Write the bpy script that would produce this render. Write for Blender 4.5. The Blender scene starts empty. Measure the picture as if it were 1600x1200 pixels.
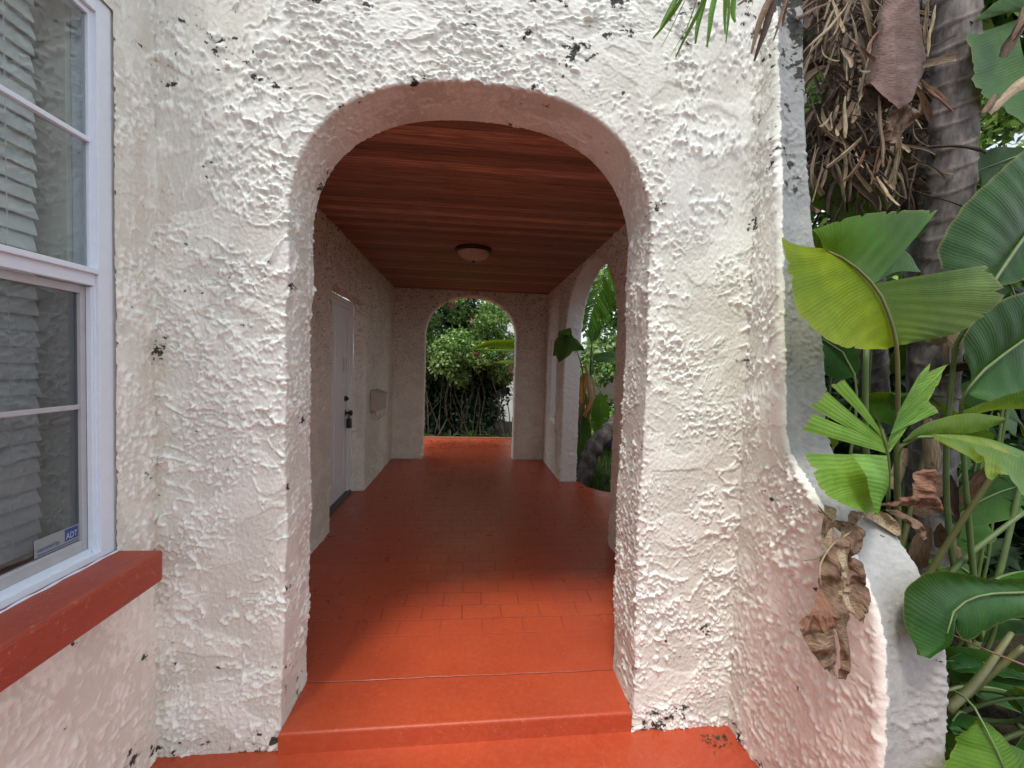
import bpy, math, random
import numpy as np
from mathutils import Vector, Matrix
random.seed(7); RNG = np.random.default_rng(7)
sc = bpy.context.scene
COL = sc.collection
R = math.radians

# ------------------------------------------------------------------ camera model
F, YAW, PITCH, ROLL, EYE = 671.8, .0998, .0397, .0297, 1.4
def ray(px, py):
    a, b = px - 800, py - 600
    c, s = math.cos(ROLL), math.sin(ROLL)
    u, v = c*a + s*b, -s*a + c*b
    x1, y2, z2 = u/F, 1.0, -v/F
    c, s = math.cos(PITCH), math.sin(PITCH)
    y1, z = c*y2 + s*z2, -s*y2 + c*z2
    c, s = math.cos(YAW), math.sin(YAW)
    return np.array([c*x1 + s*y1, -s*x1 + c*y1, z])
def at(px, py, Y):
    d = ray(px, py); p = d*(Y/d[1]); p[2] += EYE
    return p

# ------------------------------------------------------------------ scene helpers
def tag(o, label=None, cat=None, group=None, kind=None):
    if label: o['label'] = label
    if cat: o['category'] = cat
    if group: o['group'] = group
    if kind: o['kind'] = kind
    return o
def empty(name, loc, label=None, cat=None, group=None):
    o = bpy.data.objects.new(name, None); COL.objects.link(o)
    o.location = loc; o.empty_display_size = .1
    return tag(o, label, cat, group)
def woff(p):
    v = Vector((0, 0, 0))
    while p is not None:
        v += p.location; p = p.parent
    return np.array(v)
def mesh(name, verts, faces, mat, parent=None, smooth=True, uv=None, mats=None, mi=None):
    me = bpy.data.meshes.new(name)
    V = np.asarray(verts, dtype=float) - woff(parent)
    if hasattr(faces, 'shape'):
        nf, k = faces.shape
        me.vertices.add(len(V)); me.vertices.foreach_set('co', V.ravel())
        me.loops.add(nf*k); me.loops.foreach_set('vertex_index', faces.astype(np.int32).ravel())
        me.polygons.add(nf); me.polygons.foreach_set('loop_start', np.arange(nf, dtype=np.int32)*k)
        me.update(calc_edges=True); me.validate()
    else: me.from_pydata(V.tolist(), [], faces)
    for m in (mats or [mat]): me.materials.append(m)
    if mi is not None: me.polygons.foreach_set('material_index', np.asarray(mi, dtype=np.int32))
    if smooth: me.polygons.foreach_set('use_smooth', [True]*len(me.polygons))
    if uv is not None:
        ul = me.uv_layers.new(name='UVMap')
        idx = np.zeros(len(me.loops), dtype=np.int32); me.loops.foreach_get('vertex_index', idx)
        ul.data.foreach_set('uv', np.asarray(uv, dtype=float)[idx].ravel())
    me.update()
    o = bpy.data.objects.new(name, me); COL.objects.link(o); o.parent = parent
    return o
class MB:
    """collects boxes / tubes / sheets into one mesh"""
    def __init__(s): s.v = []; s.f = []; s.uv = []; s.n = 0
    def add(s, V, Fc, uv=None):
        V = np.asarray(V, dtype=float)
        s.v.append(V); s.f += [[i + s.n for i in f] for f in (Fc.tolist() if hasattr(Fc, 'tolist') else Fc)]
        s.uv.append(np.zeros((len(V), 2)) if uv is None else np.asarray(uv)); s.n += len(V)
        return s
    def box(s, x0, x1, y0, y1, z0, z1, bev=0.0):
        if bev <= 0:
            V = [(x, y, z) for x in (x0, x1) for y in (y0, y1) for z in (z0, z1)]
            return s.add(V, [(0,1,3,2),(4,6,7,5),(0,4,5,1),(2,3,7,6),(0,2,6,4),(1,5,7,3)])
        import bmesh
        bm = bmesh.new()
        bmesh.ops.create_cube(bm, size=1, matrix=Matrix.Translation(((x0+x1)/2, (y0+y1)/2, (z0+z1)/2)) @ Matrix.Diagonal((x1-x0, y1-y0, z1-z0, 1)))
        bmesh.ops.bevel(bm, geom=bm.edges[:], offset=bev, segments=2, affect='EDGES', profile=.6)
        V = [tuple(v.co) for v in bm.verts]; bm.verts.index_update()
        Fc = [[v.index for v in f.verts] for f in bm.faces]; bm.free()
        return s.add(V, Fc)
    def tube(s, pts, rad, seg=8, cap=True, up=(0.13, .2, 1)):
        P = [Vector(p) for p in pts]; n = len(P)
        if not hasattr(rad, '__len__'): rad = [rad]*n
        V = []; Fc = []
        ref = Vector(up)
        for i, p in enumerate(P):
            t = (P[min(i+1, n-1)] - P[max(i-1, 0)]).normalized()
            a = t.cross(ref)
            if a.length < .05: a = t.cross(Vector((1, .1, 0)))
            a.normalize(); b = t.cross(a)
            for k in range(seg):
                q = 2*math.pi*k/seg
                V.append(p + (a*math.cos(q) + b*math.sin(q))*rad[i])
        for i in range(n-1):
            for k in range(seg):
                k2 = (k+1) % seg
                Fc.append((i*seg+k, i*seg+k2, (i+1)*seg+k2, (i+1)*seg+k))
        if cap:
            Fc.append(list(range(seg))[::-1]); Fc.append([(n-1)*seg+k for k in range(seg)])
        return s.add([tuple(v) for v in V], Fc)
    def lathe(s, prof, c, axis='z', seg=32):
        V = []; Fc = []
        for r, h in prof:
            for k in range(seg):
                q = 2*math.pi*k/seg; a, b = r*math.cos(q), r*math.sin(q)
                V.append({'z': (c[0]+a, c[1]+b, c[2]+h), 'x': (c[0]+h, c[1]+a, c[2]+b)}[axis])
        for i in range(len(prof)-1):
            for k in range(seg):
                k2 = (k+1) % seg
                Fc.append((i*seg+k, i*seg+k2, (i+1)*seg+k2, (i+1)*seg+k))
        return s.add(V, Fc)
    def build(s, name, mat, parent=None, smooth=False):
        return mesh(name, np.vstack(s.v), s.f, mat, parent, smooth, uv=np.vstack(s.uv))
def catmull(P, n):
    P = np.asarray(P, dtype=float)
    if len(P) == 2: return P[0] + np.linspace(0, 1, n)[:, None]*(P[1]-P[0])
    L = np.r_[0, np.cumsum(np.linalg.norm(np.diff(P, axis=0), axis=1) + 1e-9)]; L /= L[-1]
    T = np.linspace(0, 1, n); out = []
    Q = np.vstack([2*P[0]-P[1], P, 2*P[-1]-P[-2]])
    for t in T:
        i = min(max(np.searchsorted(L, t, side='right')-1, 0), len(P)-2)
        u = (t - L[i])/(L[i+1]-L[i])
        a, b, c, d = Q[i:i+4]
        out.append(.5*(2*b + (c-a)*u + (2*a-5*b+4*c-d)*u*u + (3*b-a-3*c+d)*u**3))
    return np.array(out)
def gridfaces(n, m, off=0, flip=False):
    i, j = np.meshgrid(np.arange(n-1), np.arange(m-1), indexing='ij')
    a = (i*m + j).ravel() + off
    q = np.stack([a, a+m, a+m+1, a+1], 1)
    return q[:, ::-1] if flip else q

# ------------------------------------------------------------------ materials
class NT:
    def __init__(s, name):
        s.m = bpy.data.materials.new(name); s.m.use_nodes = True
        s.t = s.m.node_tree; s.n = s.t.nodes; s.l = s.t.links
        s.out = s.n['Material Output']; s.b = s.n['Principled BSDF']
        s.b.inputs['Roughness'].default_value = .6
    def node(s, typ, **kw):
        nd = s.n.new(typ); ins = kw.pop('ins', {})
        for k, v in kw.items(): setattr(nd, k, v)
        for k, v in ins.items():
            if isinstance(v, bpy.types.NodeSocket): s.l.new(v, nd.inputs[k])
            else: nd.inputs[k].default_value = v
        return nd
    def math(s, op, a, b=0.0, c=None, clamp=False):
        nd = s.n.new('ShaderNodeMath'); nd.operation = op; nd.use_clamp = clamp
        for i, v in enumerate((a, b) if c is None else (a, b, c)):
            if isinstance(v, bpy.types.NodeSocket): s.l.new(v, nd.inputs[i])
            else: nd.inputs[i].default_value = v
        return nd.outputs[0]
    def pos(s, scale=(1, 1, 1), loc=(0, 0, 0), src=None):
        src = src or s.node('ShaderNodeNewGeometry').outputs['Position']
        return s.node('ShaderNodeMapping', ins={'Vector': src, 'Scale': scale, 'Location': loc}).outputs[0]
    def noise(s, vec, scale, detail=3, rough=.5, dist=0.0, out='Fac', norm=True):
        return s.node('ShaderNodeTexNoise', ins={'Vector': vec, 'Scale': scale, 'Detail': detail, 'Roughness': rough, 'Distortion': dist}).outputs[out]
    def ramp(s, fac, stops, interp='LINEAR'):
        nd = s.n.new('ShaderNodeValToRGB'); nd.color_ramp.interpolation = interp
        e = nd.color_ramp.elements
        while len(e) < len(stops): e.new(.5)
        for k, (p, c) in enumerate(stops):
            e[k].position = p; e[k].color = (c, c, c, 1) if not hasattr(c, '__len__') else (*c, 1)
        s.l.new(fac, nd.inputs[0]); return nd.outputs[0]
    def mix(s, fac, a, b, mode='MIX'):
        nd = s.n.new('ShaderNodeMix'); nd.data_type = 'RGBA'; nd.blend_type = mode
        for i, v in ((0, fac), (6, a), (7, b)):
            if isinstance(v, bpy.types.NodeSocket): s.l.new(v, nd.inputs[i])
            elif i == 0: nd.inputs[0].default_value = v
            else: nd.inputs[i].default_value = (*v, 1)
        return nd.outputs[2]
    def base(s, c, rough=None, spec=None):
        if isinstance(c, bpy.types.NodeSocket): s.l.new(c, s.b.inputs['Base Color'])
        else: s.b.inputs['Base Color'].default_value = (*c, 1)
        if rough is not None:
            if isinstance(rough, bpy.types.NodeSocket): s.l.new(rough, s.b.inputs['Roughness'])
            else: s.b.inputs['Roughness'].default_value = rough
        if spec is not None: s.b.inputs['Specular IOR Level'].default_value = spec
        return s
    def bump(s, h, dist=.01, strength=1.0):
        nd = s.node('ShaderNodeBump', ins={'Height': h, 'Distance': dist, 'Strength': strength})
        s.l.new(nd.outputs[0], s.b.inputs['Normal']); return s
    def disp(s, h, scale, mid=0.0):
        nd = s.node('ShaderNodeDisplacement', ins={'Height': h, 'Midlevel': mid, 'Scale': scale})
        s.l.new(nd.outputs[0], s.out.inputs['Displacement']); s.m.displacement_method = 'BOTH'; return s

def simple(name, c, rough=.5, metal=0.0, var=.12, scale=20, bump=.0):
    t = NT(name); n = t.noise(t.pos(), scale, 4)
    t.base(t.mix(n, tuple(x*(1-var) for x in c), tuple(min(1, x*(1+var)) for x in c)), rough)
    t.b.inputs['Metallic'].default_value = metal
    if bump: t.bump(t.noise(t.pos(), scale*6, 3), bump)
    return t.m

# --- numpy gradient noise: the plaster relief is real geometry
def pnoise(P, seed=0):
    Pi = np.floor(P).astype(np.int64); f = P - Pi; u = f*f*f*(f*(f*6-15)+10)
    tot = 0
    for dx in (0, 1):
        wx = u[:, 0] if dx else 1-u[:, 0]
        for dy in (0, 1):
            wy = u[:, 1] if dy else 1-u[:, 1]
            for dz in (0, 1):
                wz = u[:, 2] if dz else 1-u[:, 2]
                h = ((Pi[:, 0]+dx)*73856093) ^ ((Pi[:, 1]+dy)*19349663) ^ ((Pi[:, 2]+dz)*83492791) ^ (seed*2654435761 & 0x7fffffff)
                h = (h ^ (h >> 13))*1274126177 & 0x7fffffff; h = (h ^ (h >> 16))*668265263 & 0x7fffffff; h ^= h >> 15
                gx = ((h & 1023)/511.5-1); gy = (((h >> 10) & 1023)/511.5-1); gz = (((h >> 20) & 1023)/511.5-1)
                tot = tot + wx*wy*wz*(gx*(f[:, 0]-dx) + gy*(f[:, 1]-dy) + gz*(f[:, 2]-dz))
    return tot*1.35
def fbm(P, sc_, octs=3, g=.5, seed=0):
    t = 0; a = 1; n = 0
    for k in range(octs): t = t + a*pnoise(P*sc_*2**k + 17.3*k, seed+k); n += a; a *= g
    return t/n*1.3
def sst(a, b, x): t = np.clip((x-a)/(b-a), 0, 1); return t*t*(3-2*t)
def relief(P, st=(1, 1, 1.6)):
    """hand-thrown stucco: pebbly clusters, trowel curls, layer edges, smooth patches (0..1)"""
    w = np.stack([fbm(P, 5, 2, .5, s_) for s_ in (50, 60, 70)], 1)*.055
    Q = (P + w)*np.array(st)
    w2 = np.stack([fbm(P, 22, 2, .5, s_) for s_ in (80, 90, 100)], 1)*.012
    Q2 = (P + w2)*np.array([st[0]*.5+.5, st[1]*.5+.5, st[2]*.4+.6])
    act = fbm(P, 2.6, 2, .5, 5)                      # where the trowel was busy / where it left the wall flat
    a = np.abs(fbm(Q, 6.5, 3, .5, 1))
    r1 = sst(0.0, 1.0, 1-a*15)*sst(-.16, .12, fbm(P, 3.3, 2, .5, 6))
    r2 = sst(0.0, 1.0, 1-np.abs(fbm(Q, 15, 2, .5, 9))*9)*sst(-.02, .2, fbm(P, 4.1, 2, .5, 15))
    peb = sst(.10, .34, fbm(Q2, 52, 2, .45, 21))*sst(-.02, .22, fbm(P, 3.7, 2, .5, 25))
    big = sst(.14, .34, fbm(Q2, 30, 2, .5, 31))*sst(-.02, .2, fbm(P, 3.4, 2, .5, 35))
    lay = sst(-.010, .014, fbm(Q, 4.2, 3, .5, 41))
    fine = fbm(P, 75, 2, .6, 45)
    crum = .5 + .5*sst(-.15, .2, fbm(P, 60, 1, .5, 55))     # ridges break up into crumbs
    return .62*r1*crum*(.5+.5*lay) + .24*r2*crum + .30*peb + .36*big*crum + .14*lay*(.6+.4*sst(-.1, .1, act)) + .08*fbm(P, 7, 2, .5, 47) + .10*fine + .04*pnoise(P*150, 49)
def vnormals(V, Fc):
    n = np.cross(V[Fc[:, 2]]-V[Fc[:, 0]], V[Fc[:, 3]]-V[Fc[:, 1]])
    N = np.zeros_like(V)
    for k in range(4):
        for c in range(3): N[:, c] += np.bincount(Fc[:, k], n[:, c], len(V))
    return N/(np.linalg.norm(N, axis=1)[:, None]+1e-12)
def plaster(name, V, Fc, mat, parent, amp, st=(1, 1, 1.6), shear=0, smooth_z=None, mats=None, mi=None, mildew=1.0, bounce_or_white=None, gain=None, bare=None):
    N = vnormals(V, Fc); h = relief(V if not shear else np.stack([V[:, 0], V[:, 1]+shear*V[:, 2], V[:, 2]-shear*V[:, 1]], 1), st)
    g = np.ones(len(V)) if gain is None else gain(V, N)
    D = V + N*((h-.15)*amp*g)[:, None]
    o_ = mesh(name, D, Fc, mat, parent, mats=mats, mi=mi)
    X, Y, Z = V.T
    zone = .26*np.clip((Z-2.35)*2.2, 0, 1) + .46*np.clip((.13-Z)*4, 0, 1) + .19*np.clip((X-.96)*6, 0, 1)*np.clip((Z-1.6)*2.0, 0, 1)*(Y < 1.9) + .06*np.exp(-((X+1.09)/.04)**2)*(Z > .7)
    m = fbm(V, 7, 3, .55, 91)*.75 + fbm(V*np.array([1, 1, 1.5]), 26, 3, .7, 95)*.5 + zone*mildew - .495
    at_ = o_.data.attributes.new('weather_bounce', 'FLOAT_COLOR', 'POINT')
    c = np.zeros((len(V), 4)); c[:, 0] = np.clip(h, 0, 1); c[:, 1] = np.clip(m+.5, 0, 1); c[:, 2] = 0 if bounce_or_white is None else bounce_or_white(V); c[:, 3] = 1
    if bare is not None: o_.data.attributes.new('bare', 'FLOAT', 'POINT').data.foreach_set('value', np.asarray(bare(V), dtype=float))
    at_ = o_.data.attributes['weather_bounce']
    at_.data.foreach_set('color', c.ravel()); return o_
def stucco(name, colA, colB, interior=False, mottle=0.0):
    t = NT(name); P = t.pos()
    at_ = t.node('ShaderNodeAttribute', attribute_name='weather_bounce')
    sp = t.node('ShaderNodeSeparateColor', ins={0: at_.outputs['Color']}); h, mil, pk = sp.outputs
    n = t.noise(P, 55, 4, .7)
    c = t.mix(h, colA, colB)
    if interior:
        z = t.node('ShaderNodeSeparateXYZ', ins={0: P}).outputs[2]
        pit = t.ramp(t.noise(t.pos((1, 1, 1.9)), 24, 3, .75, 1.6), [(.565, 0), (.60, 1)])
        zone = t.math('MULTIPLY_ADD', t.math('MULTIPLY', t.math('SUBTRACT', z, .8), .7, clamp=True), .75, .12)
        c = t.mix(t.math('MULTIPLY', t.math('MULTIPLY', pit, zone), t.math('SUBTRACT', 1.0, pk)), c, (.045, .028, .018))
        c = t.mix(t.math('MULTIPLY', t.ramp(h, [(.0, 1), (.17, 0)]), .18), c, (.40, .35, .27))  # inner walls get the same painted crevice darkening
        c = t.mix(pk, c, (.93, .93, .92))
    else:
        c = t.mix(t.math('MULTIPLY', t.ramp(h, [(.0, 1), (.20, 0)]), .45), c, (.46, .43, .37))  # low relief darker: crevice shade and dirt put into the colour
        if mottle: c = t.mix(t.math('MULTIPLY', t.ramp(n, [(.4, 0), (.65, 1)]), mottle), c, tuple(x*.6 for x in colA))
        px_ = t.node('ShaderNodeSeparateXYZ', ins={0: P}).outputs
        bare_ = t.node('ShaderNodeAttribute', attribute_name='bare').outputs['Fac']
        gm = t.math('ADD', bare_, t.math('MULTIPLY', t.math('SUBTRACT', t.noise(P, 26, 4, .65), .5), 1.1))
        gm = t.math('MULTIPLY', t.math('MULTIPLY', t.math('SUBTRACT', gm, .5), 7, clamp=True), t.math('GREATER_THAN', bare_, .02))
        bare_c = t.mix(n, (.19, .20, .20), (.38, .39, .385))
        bare_c = t.mix(t.math('MULTIPLY', t.ramp(t.noise(P, 11, 5, .7), [(.5, 0), (.66, 1)]), .35), bare_c, (.46, .45, .42))
        c = t.mix(gm, c, bare_c)
        cor = t.math('MULTIPLY', t.math('SUBTRACT', 1.0, t.math('DIVIDE', t.math('ABSOLUTE', t.math('ADD', px_[0], 1.095)), .055), clamp=True), t.math('GREATER_THAN', px_[1], 1.56))
        c = t.mix(t.math('MULTIPLY', cor, t.ramp(t.noise(t.pos((1, 1, .35)), 16, 4), [(.45, 0), (.68, .6)])), c, (.54, .49, .40))
        run = t.ramp(t.noise(t.pos((1, 1, .10)), 22, 4, .6), [(.55, 0), (.75, 1)])
        c = t.mix(t.math('MULTIPLY', run, .22), c, (.50, .47, .40))
        c = t.mix(t.math('MULTIPLY', pk, .8), c, (.84, .68, .59))  # pink bounce of the red floor put into the wall colour
        q = t.math('ADD', mil, t.math('MULTIPLY', t.math('SUBTRACT', n, .5), .75))
        c = t.mix(t.math('MULTIPLY', t.math('MULTIPLY', t.math('SUBTRACT', q, .39), 6, clamp=True), .45), c, (.25, .24, .20))
        c = t.mix(t.math('MULTIPLY', t.math('MULTIPLY', t.math('SUBTRACT', q, .515), 40, clamp=True), .94), c, (.035, .037, .033))
    t.base(c, .85, .12); t.bump(t.math('ADD', n, t.math('MULTIPLY', t.noise(P, 190, 3, .6), .35)), .0028 if not interior else .004, .8)
    return t.m
WHITE, WARM = (.79, .80, .735), (.88, .89, .835)
M = {}
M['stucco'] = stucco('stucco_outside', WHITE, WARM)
M['stucco_in'] = stucco('stucco_inside', (.84, .80, .69), (.93, .90, .82), interior=True)

def wood():
    t = NT('ceiling_wood'); P = t.pos()
    sep = t.node('ShaderNodeSeparateXYZ', ins={0: P})
    row = t.math('FLOOR', t.math('DIVIDE', t.math('SUBTRACT', sep.outputs[1], 1.9), .0855))
    rnd = t.node('ShaderNodeTexWhiteNoise', noise_dimensions='1D', ins={'W': row})
    off = t.node('ShaderNodeCombineXYZ', ins={0: t.math('MULTIPLY', rnd.outputs[0], 37.0), 1: t.math('MULTIPLY', row, 3.1)}).outputs[0]
    v = t.node('ShaderNodeVectorMath', operation='ADD', ins={0: P, 1: off}).outputs[0]
    g = t.noise(t.pos((1.1, 26, 26), src=v), 3.2, 6, .62, .7)
    g2 = t.noise(t.pos((.6, 90, 90), src=v), 3, 3, .6)
    c = t.ramp(g, [(.28, (.15, .070, .046)), (.48, (.33, .165, .105)), (.68, (.62, .37, .24))])
    c = t.mix(t.math('MULTIPLY', g2, .55), c, (.16, .062, .042))
    c = t.mix(.75, c, t.ramp(rnd.outputs[0], [(0, (.60, .60, .60)), (.55, (1.0, 1.0, 1.0)), (.85, (1.4, 1.42, 1.42)), (1, (2.1, 2.1, 2.1))]), 'MULTIPLY')
    t.base(c, t.ramp(g, [(.2, .42), (.8, .6)]), .35); t.bump(g, .002, .5); return t.m
M['wood'] = wood()

def redpaint(name, tiles):
    t = NT(name); P = t.pos()
    sep = t.node('ShaderNodeSeparateXYZ', ins={0: P}); X, Y, Z = sep.outputs
    n = t.noise(P, 2.3, 4, .6); f = t.noise(P, 45, 4, .7); ff = t.noise(P, 240, 3, .7)
    c = t.mix(t.ramp(n, [(.3, 0), (.7, 1)]), (.39, .056, .022), (.47, .075, .026))
    c = t.mix(t.math('MULTIPLY', t.ramp(f, [(.45, 0), (.75, 1)]), .30), c, (.56, .15, .075))
    h = t.math('ADD', t.math('MULTIPLY', f, .35), t.math('MULTIPLY', ff, .15))
    if tiles:
        jit = t.node('ShaderNodeVectorMath', operation='MULTIPLY_ADD', ins={0: t.noise(P, 9, 2, out='Color'), 1: (.012, .012, 0), 2: P}).outputs[0]
        br = t.node('ShaderNodeTexBrick', offset=.5, ins={'Vector': jit, 'Color1': (1, 1, 1, 1), 'Color2': (.86, .86, .86, 1), 'Mortar': (0, 0, 0, 1), 'Scale': 1, 'Mortar Size': .0045, 'Mortar Smooth': .5, 'Brick Width': .222, 'Row Height': .138})
        zone = t.math('MULTIPLY', t.math('MULTIPLY', t.math('SUBTRACT', Y, 2.15), 5.0, clamp=True), t.math('MULTIPLY', t.math('SUBTRACT', 6.3, Y), 2.0, clamp=True))
        zone = t.math('MULTIPLY', zone, t.ramp(t.noise(P, 2.6, 3), [(.34, .5), (.56, 1)]))
        mort = t.math('MULTIPLY', br.outputs['Fac'], zone)
        h = t.math('SUBTRACT', h, t.math('MULTIPLY', mort, 1.6))
        c = t.mix(t.math('MULTIPLY', mort, .33), c, (.13, .028, .018))
        # slab joints
        def line(q, p, w): return t.math('SUBTRACT', 1.0, t.math('DIVIDE', t.math('ABSOLUTE', t.math('SUBTRACT', q, p)), w), clamp=True)
        wob = t.math('MULTIPLY', t.math('SUBTRACT', t.noise(P, 6, 3), .5), .02)
        j = t.math('MAXIMUM', line(t.math('ADD', Y, wob), 1.895, .004), t.math('MULTIPLY', line(t.math('ADD', X, t.math('MULTIPLY', wob, .4)), 1.155, .006), t.math('GREATER_THAN', Y, 2.6)))
        h = t.math('SUBTRACT', h, t.math('MULTIPLY', j, 1.8)); c = t.mix(t.math('MULTIPLY', j, .6), c, (.13, .03, .02))
        worn = t.math('MULTIPLY', t.ramp(t.noise(P, 60, 4, .8), [(.62, 0), (.7, 1)]), line(Y, 1.642, .03))
        c = t.mix(t.math('MULTIPLY', worn, .55), c, (.62, .36, .24))
        # fallen grime near the far edge
        far = t.math('MULTIPLY', t.math('SUBTRACT', Y, 6.9), 1.0, clamp=True)
        c = t.mix(t.math('MULTIPLY', far, t.math('MULTIPLY', t.ramp(t.noise(P, 12, 5, .7), [(.5, 0), (.62, 1)]), .6)), c, (.12, .04, .02))
    speck = t.ramp(t.noise(P, 150, 2, .5), [(.765, 0), (.78, 1)])
    c = t.mix(t.math('MULTIPLY', speck, .25), c, (.10, .03, .02))
    t.base(c, t.ramp(t.noise(P, 7, 5, .65), [(.3, .24), (.75, .45)]), .5)
    t.bump(h, .0035, .75); return t.m
M['floor'] = redpaint('floor_paint', True)
M['red'] = redpaint('red_paint', False)
def sillpaint():
    t = NT('sill_paint'); P = t.pos()
    c = t.mix(t.noise(t.pos((3, .6, 3)), 14, 4), (.27, .045, .027), (.38, .072, .042))
    c = t.mix(t.math('MULTIPLY', t.ramp(t.noise(P, 55, 4, .75), [(.60, 0), (.68, 1)]), .4), c, (.55, .30, .22))
    c = t.mix(t.math('MULTIPLY', t.ramp(t.noise(P, 20, 4, .7), [(.62, 0), (.72, 1)]), .45), c, (.10, .035, .025))
    t.base(c, .5, .35); t.bump(t.noise(t.pos((1, .25, 1)), 30, 4, .6), .006, .8); return t.m
M['sillred'] = sillpaint()
M['vinyl'] = simple('white_vinyl', (.66, .73, .82), .35, var=.05, scale=30, bump=.0006)
M['doorwhite'] = simple('door_paint', (.82, .82, .82), .4, var=.04)
M['black'] = simple('black_metal', (.015, .015, .016), .4, var=.2)
M['bronze'] = simple('bronze_metal', (.06, .035, .022), .4, .7)
M['mailbox'] = simple('mailbox_paint', (.50, .43, .35), .5)
M['blind'] = simple('blind_slat', (.66, .67, .66), .5, var=.06)
M['dark'] = simple('dark_room', (.22, .22, .21), .9)
M['jamb'] = simple('interior_jamb', (.66, .66, .60), .7, var=.08, scale=8)
M['greyrub'] = simple('threshold_grey', (.10, .10, .10), .6)
M['sashgrey'] = simple('screen_frame', (.40, .41, .43), .45, var=.15)

def glass(name, tint, base=.08):
    t = NT(name)
    t.n.remove(t.b)
    g = t.node('ShaderNodeBsdfGlossy', ins={'Roughness': .03, 'Color': (.92, .96, 1, 1)})
    bp = t.node('ShaderNodeBump', ins={'Height': t.noise(t.pos(), 7, 2), 'Distance': .010, 'Strength': .13}); t.l.new(bp.outputs[0], g.inputs['Normal'])
    tr = t.node('ShaderNodeBsdfTransparent', ins={'Color': (*tint, 1)})
    fr = t.node('ShaderNodeLayerWeight', ins={'Blend': .5})
    fac = t.math('ADD', t.math('MULTIPLY', t.math('POWER', fr.outputs['Facing'], 3.0), .7), base, clamp=True)
    mx = t.node('ShaderNodeMixShader', ins={0: fac, 1: tr.outputs[0], 2: g.outputs[0]})
    t.l.new(mx.outputs[0], t.out.inputs['Surface']); return t.m
M['glass_up'] = glass('window_glass', (.68, .73, .73), .09)
M['glass_low'] = glass('screened_glass', (.42, .45, .47))

def lampglass():
    t = NT('alabaster_glass')
    t.base(t.mix(t.noise(t.pos(), 22, 4, .6, 1.5), (.34, .24, .16), (.75, .62, .50)), .25)
    t.b.inputs['Subsurface Weight'].default_value = .2; return t.m
M['lampglass'] = lampglass()

def leafmat(name, cA, cB, tr=.35, rough=.38, yellow=0.0, vein=70.0, brown=0.0):
    t = NT(name)
    uv = t.node('ShaderNodeUVMap').outputs[0]
    s = t.node('ShaderNodeSeparateXYZ', ins={0: uv})
    U, V = s.outputs[0], s.outputs[1]
    wob = t.math('ADD', t.math('MULTIPLY', t.noise(t.pos(), 6, 2), .03), t.math('MULTIPLY', t.noise(t.pos(), 40, 2), .006))
    w = t.math('SINE', t.math('MULTIPLY', t.math('ADD', U, wob), vein*6.283))
    w2 = t.math('SINE', t.math('MULTIPLY', t.math('ADD', U, wob), vein*3.9*6.283))
    rib = t.math('MULTIPLY_ADD', t.math('ADD', w, t.math('MULTIPLY', w2, .5)), .33, .5)
    P = t.pos(); n = t.ramp(t.noise(P, 3.6, 3), [(.36, 0), (.62, 1)])
    rib = t.math('MULTIPLY', rib, t.ramp(t.noise(P, 11, 3), [(.3, .45), (.65, 1)]))
    c = t.mix(t.math('ADD', t.math('MULTIPLY', rib, .30), t.math('MULTIPLY', n, .70)), cA, cB)
    c = t.mix(.35, c, t.ramp(t.noise(P, 24, 4, .65), [(.3, .55), (.7, 1.35)]), 'MULTIPLY')
    edge = t.math('MULTIPLY', t.math('SUBTRACT', V, .955), 20, clamp=True)
    c = t.mix(t.math('MULTIPLY', edge, .55), c, (.28, .24, .07))
    if yellow:
        y = t.math('MULTIPLY', t.ramp(t.noise(P, 5.5, 3), [(.52, 0), (.66, 1)]), t.math('MULTIPLY', V, yellow), clamp=True)
        c = t.mix(y, c, (.50, .40, .05))
        c = t.mix(t.math('MULTIPLY', t.ramp(t.noise(P, 16, 4), [(.62, 0), (.68, 1)]), t.math('MULTIPLY', V, yellow), clamp=True), c, (.16, .05, .015))
    spots = t.ramp(t.noise(P, 48, 4, .65), [(.64, 0), (.69, 1)])
    c = t.mix(t.math('MULTIPLY', spots, .55), c, (.09, .07, .03))
    t.base(c, rough, .22)
    bp = t.node('ShaderNodeBump', ins={'Height': rib, 'Distance': .0028, 'Strength': .6}); t.l.new(bp.outputs[0], t.b.inputs['Normal'])
    tl = t.node('ShaderNodeBsdfTranslucent'); t.l.new(t.mix(.5, c, (.42, .55, .02)), tl.inputs[0]); t.l.new(bp.outputs[0], tl.inputs['Normal'])
    mx = t.node('ShaderNodeMixShader', ins={0: tr, 1: t.b.outputs[0], 2: tl.outputs[0]})
    t.l.new(mx.outputs[0], t.out.inputs['Surface']); return t.m
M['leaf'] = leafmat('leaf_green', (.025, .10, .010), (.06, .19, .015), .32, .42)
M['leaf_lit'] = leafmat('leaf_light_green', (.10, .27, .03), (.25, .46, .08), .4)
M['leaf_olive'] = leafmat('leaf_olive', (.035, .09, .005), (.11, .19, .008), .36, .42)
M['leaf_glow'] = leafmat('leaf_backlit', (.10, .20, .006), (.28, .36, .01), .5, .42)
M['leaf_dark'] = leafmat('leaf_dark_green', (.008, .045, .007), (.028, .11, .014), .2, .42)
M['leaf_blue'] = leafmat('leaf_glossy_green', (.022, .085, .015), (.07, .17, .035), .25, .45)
M['leaf_yellow'] = leafmat('leaf_yellowing', (.04, .12, .012), (.12, .24, .025), .35, .42, yellow=.55)
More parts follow.
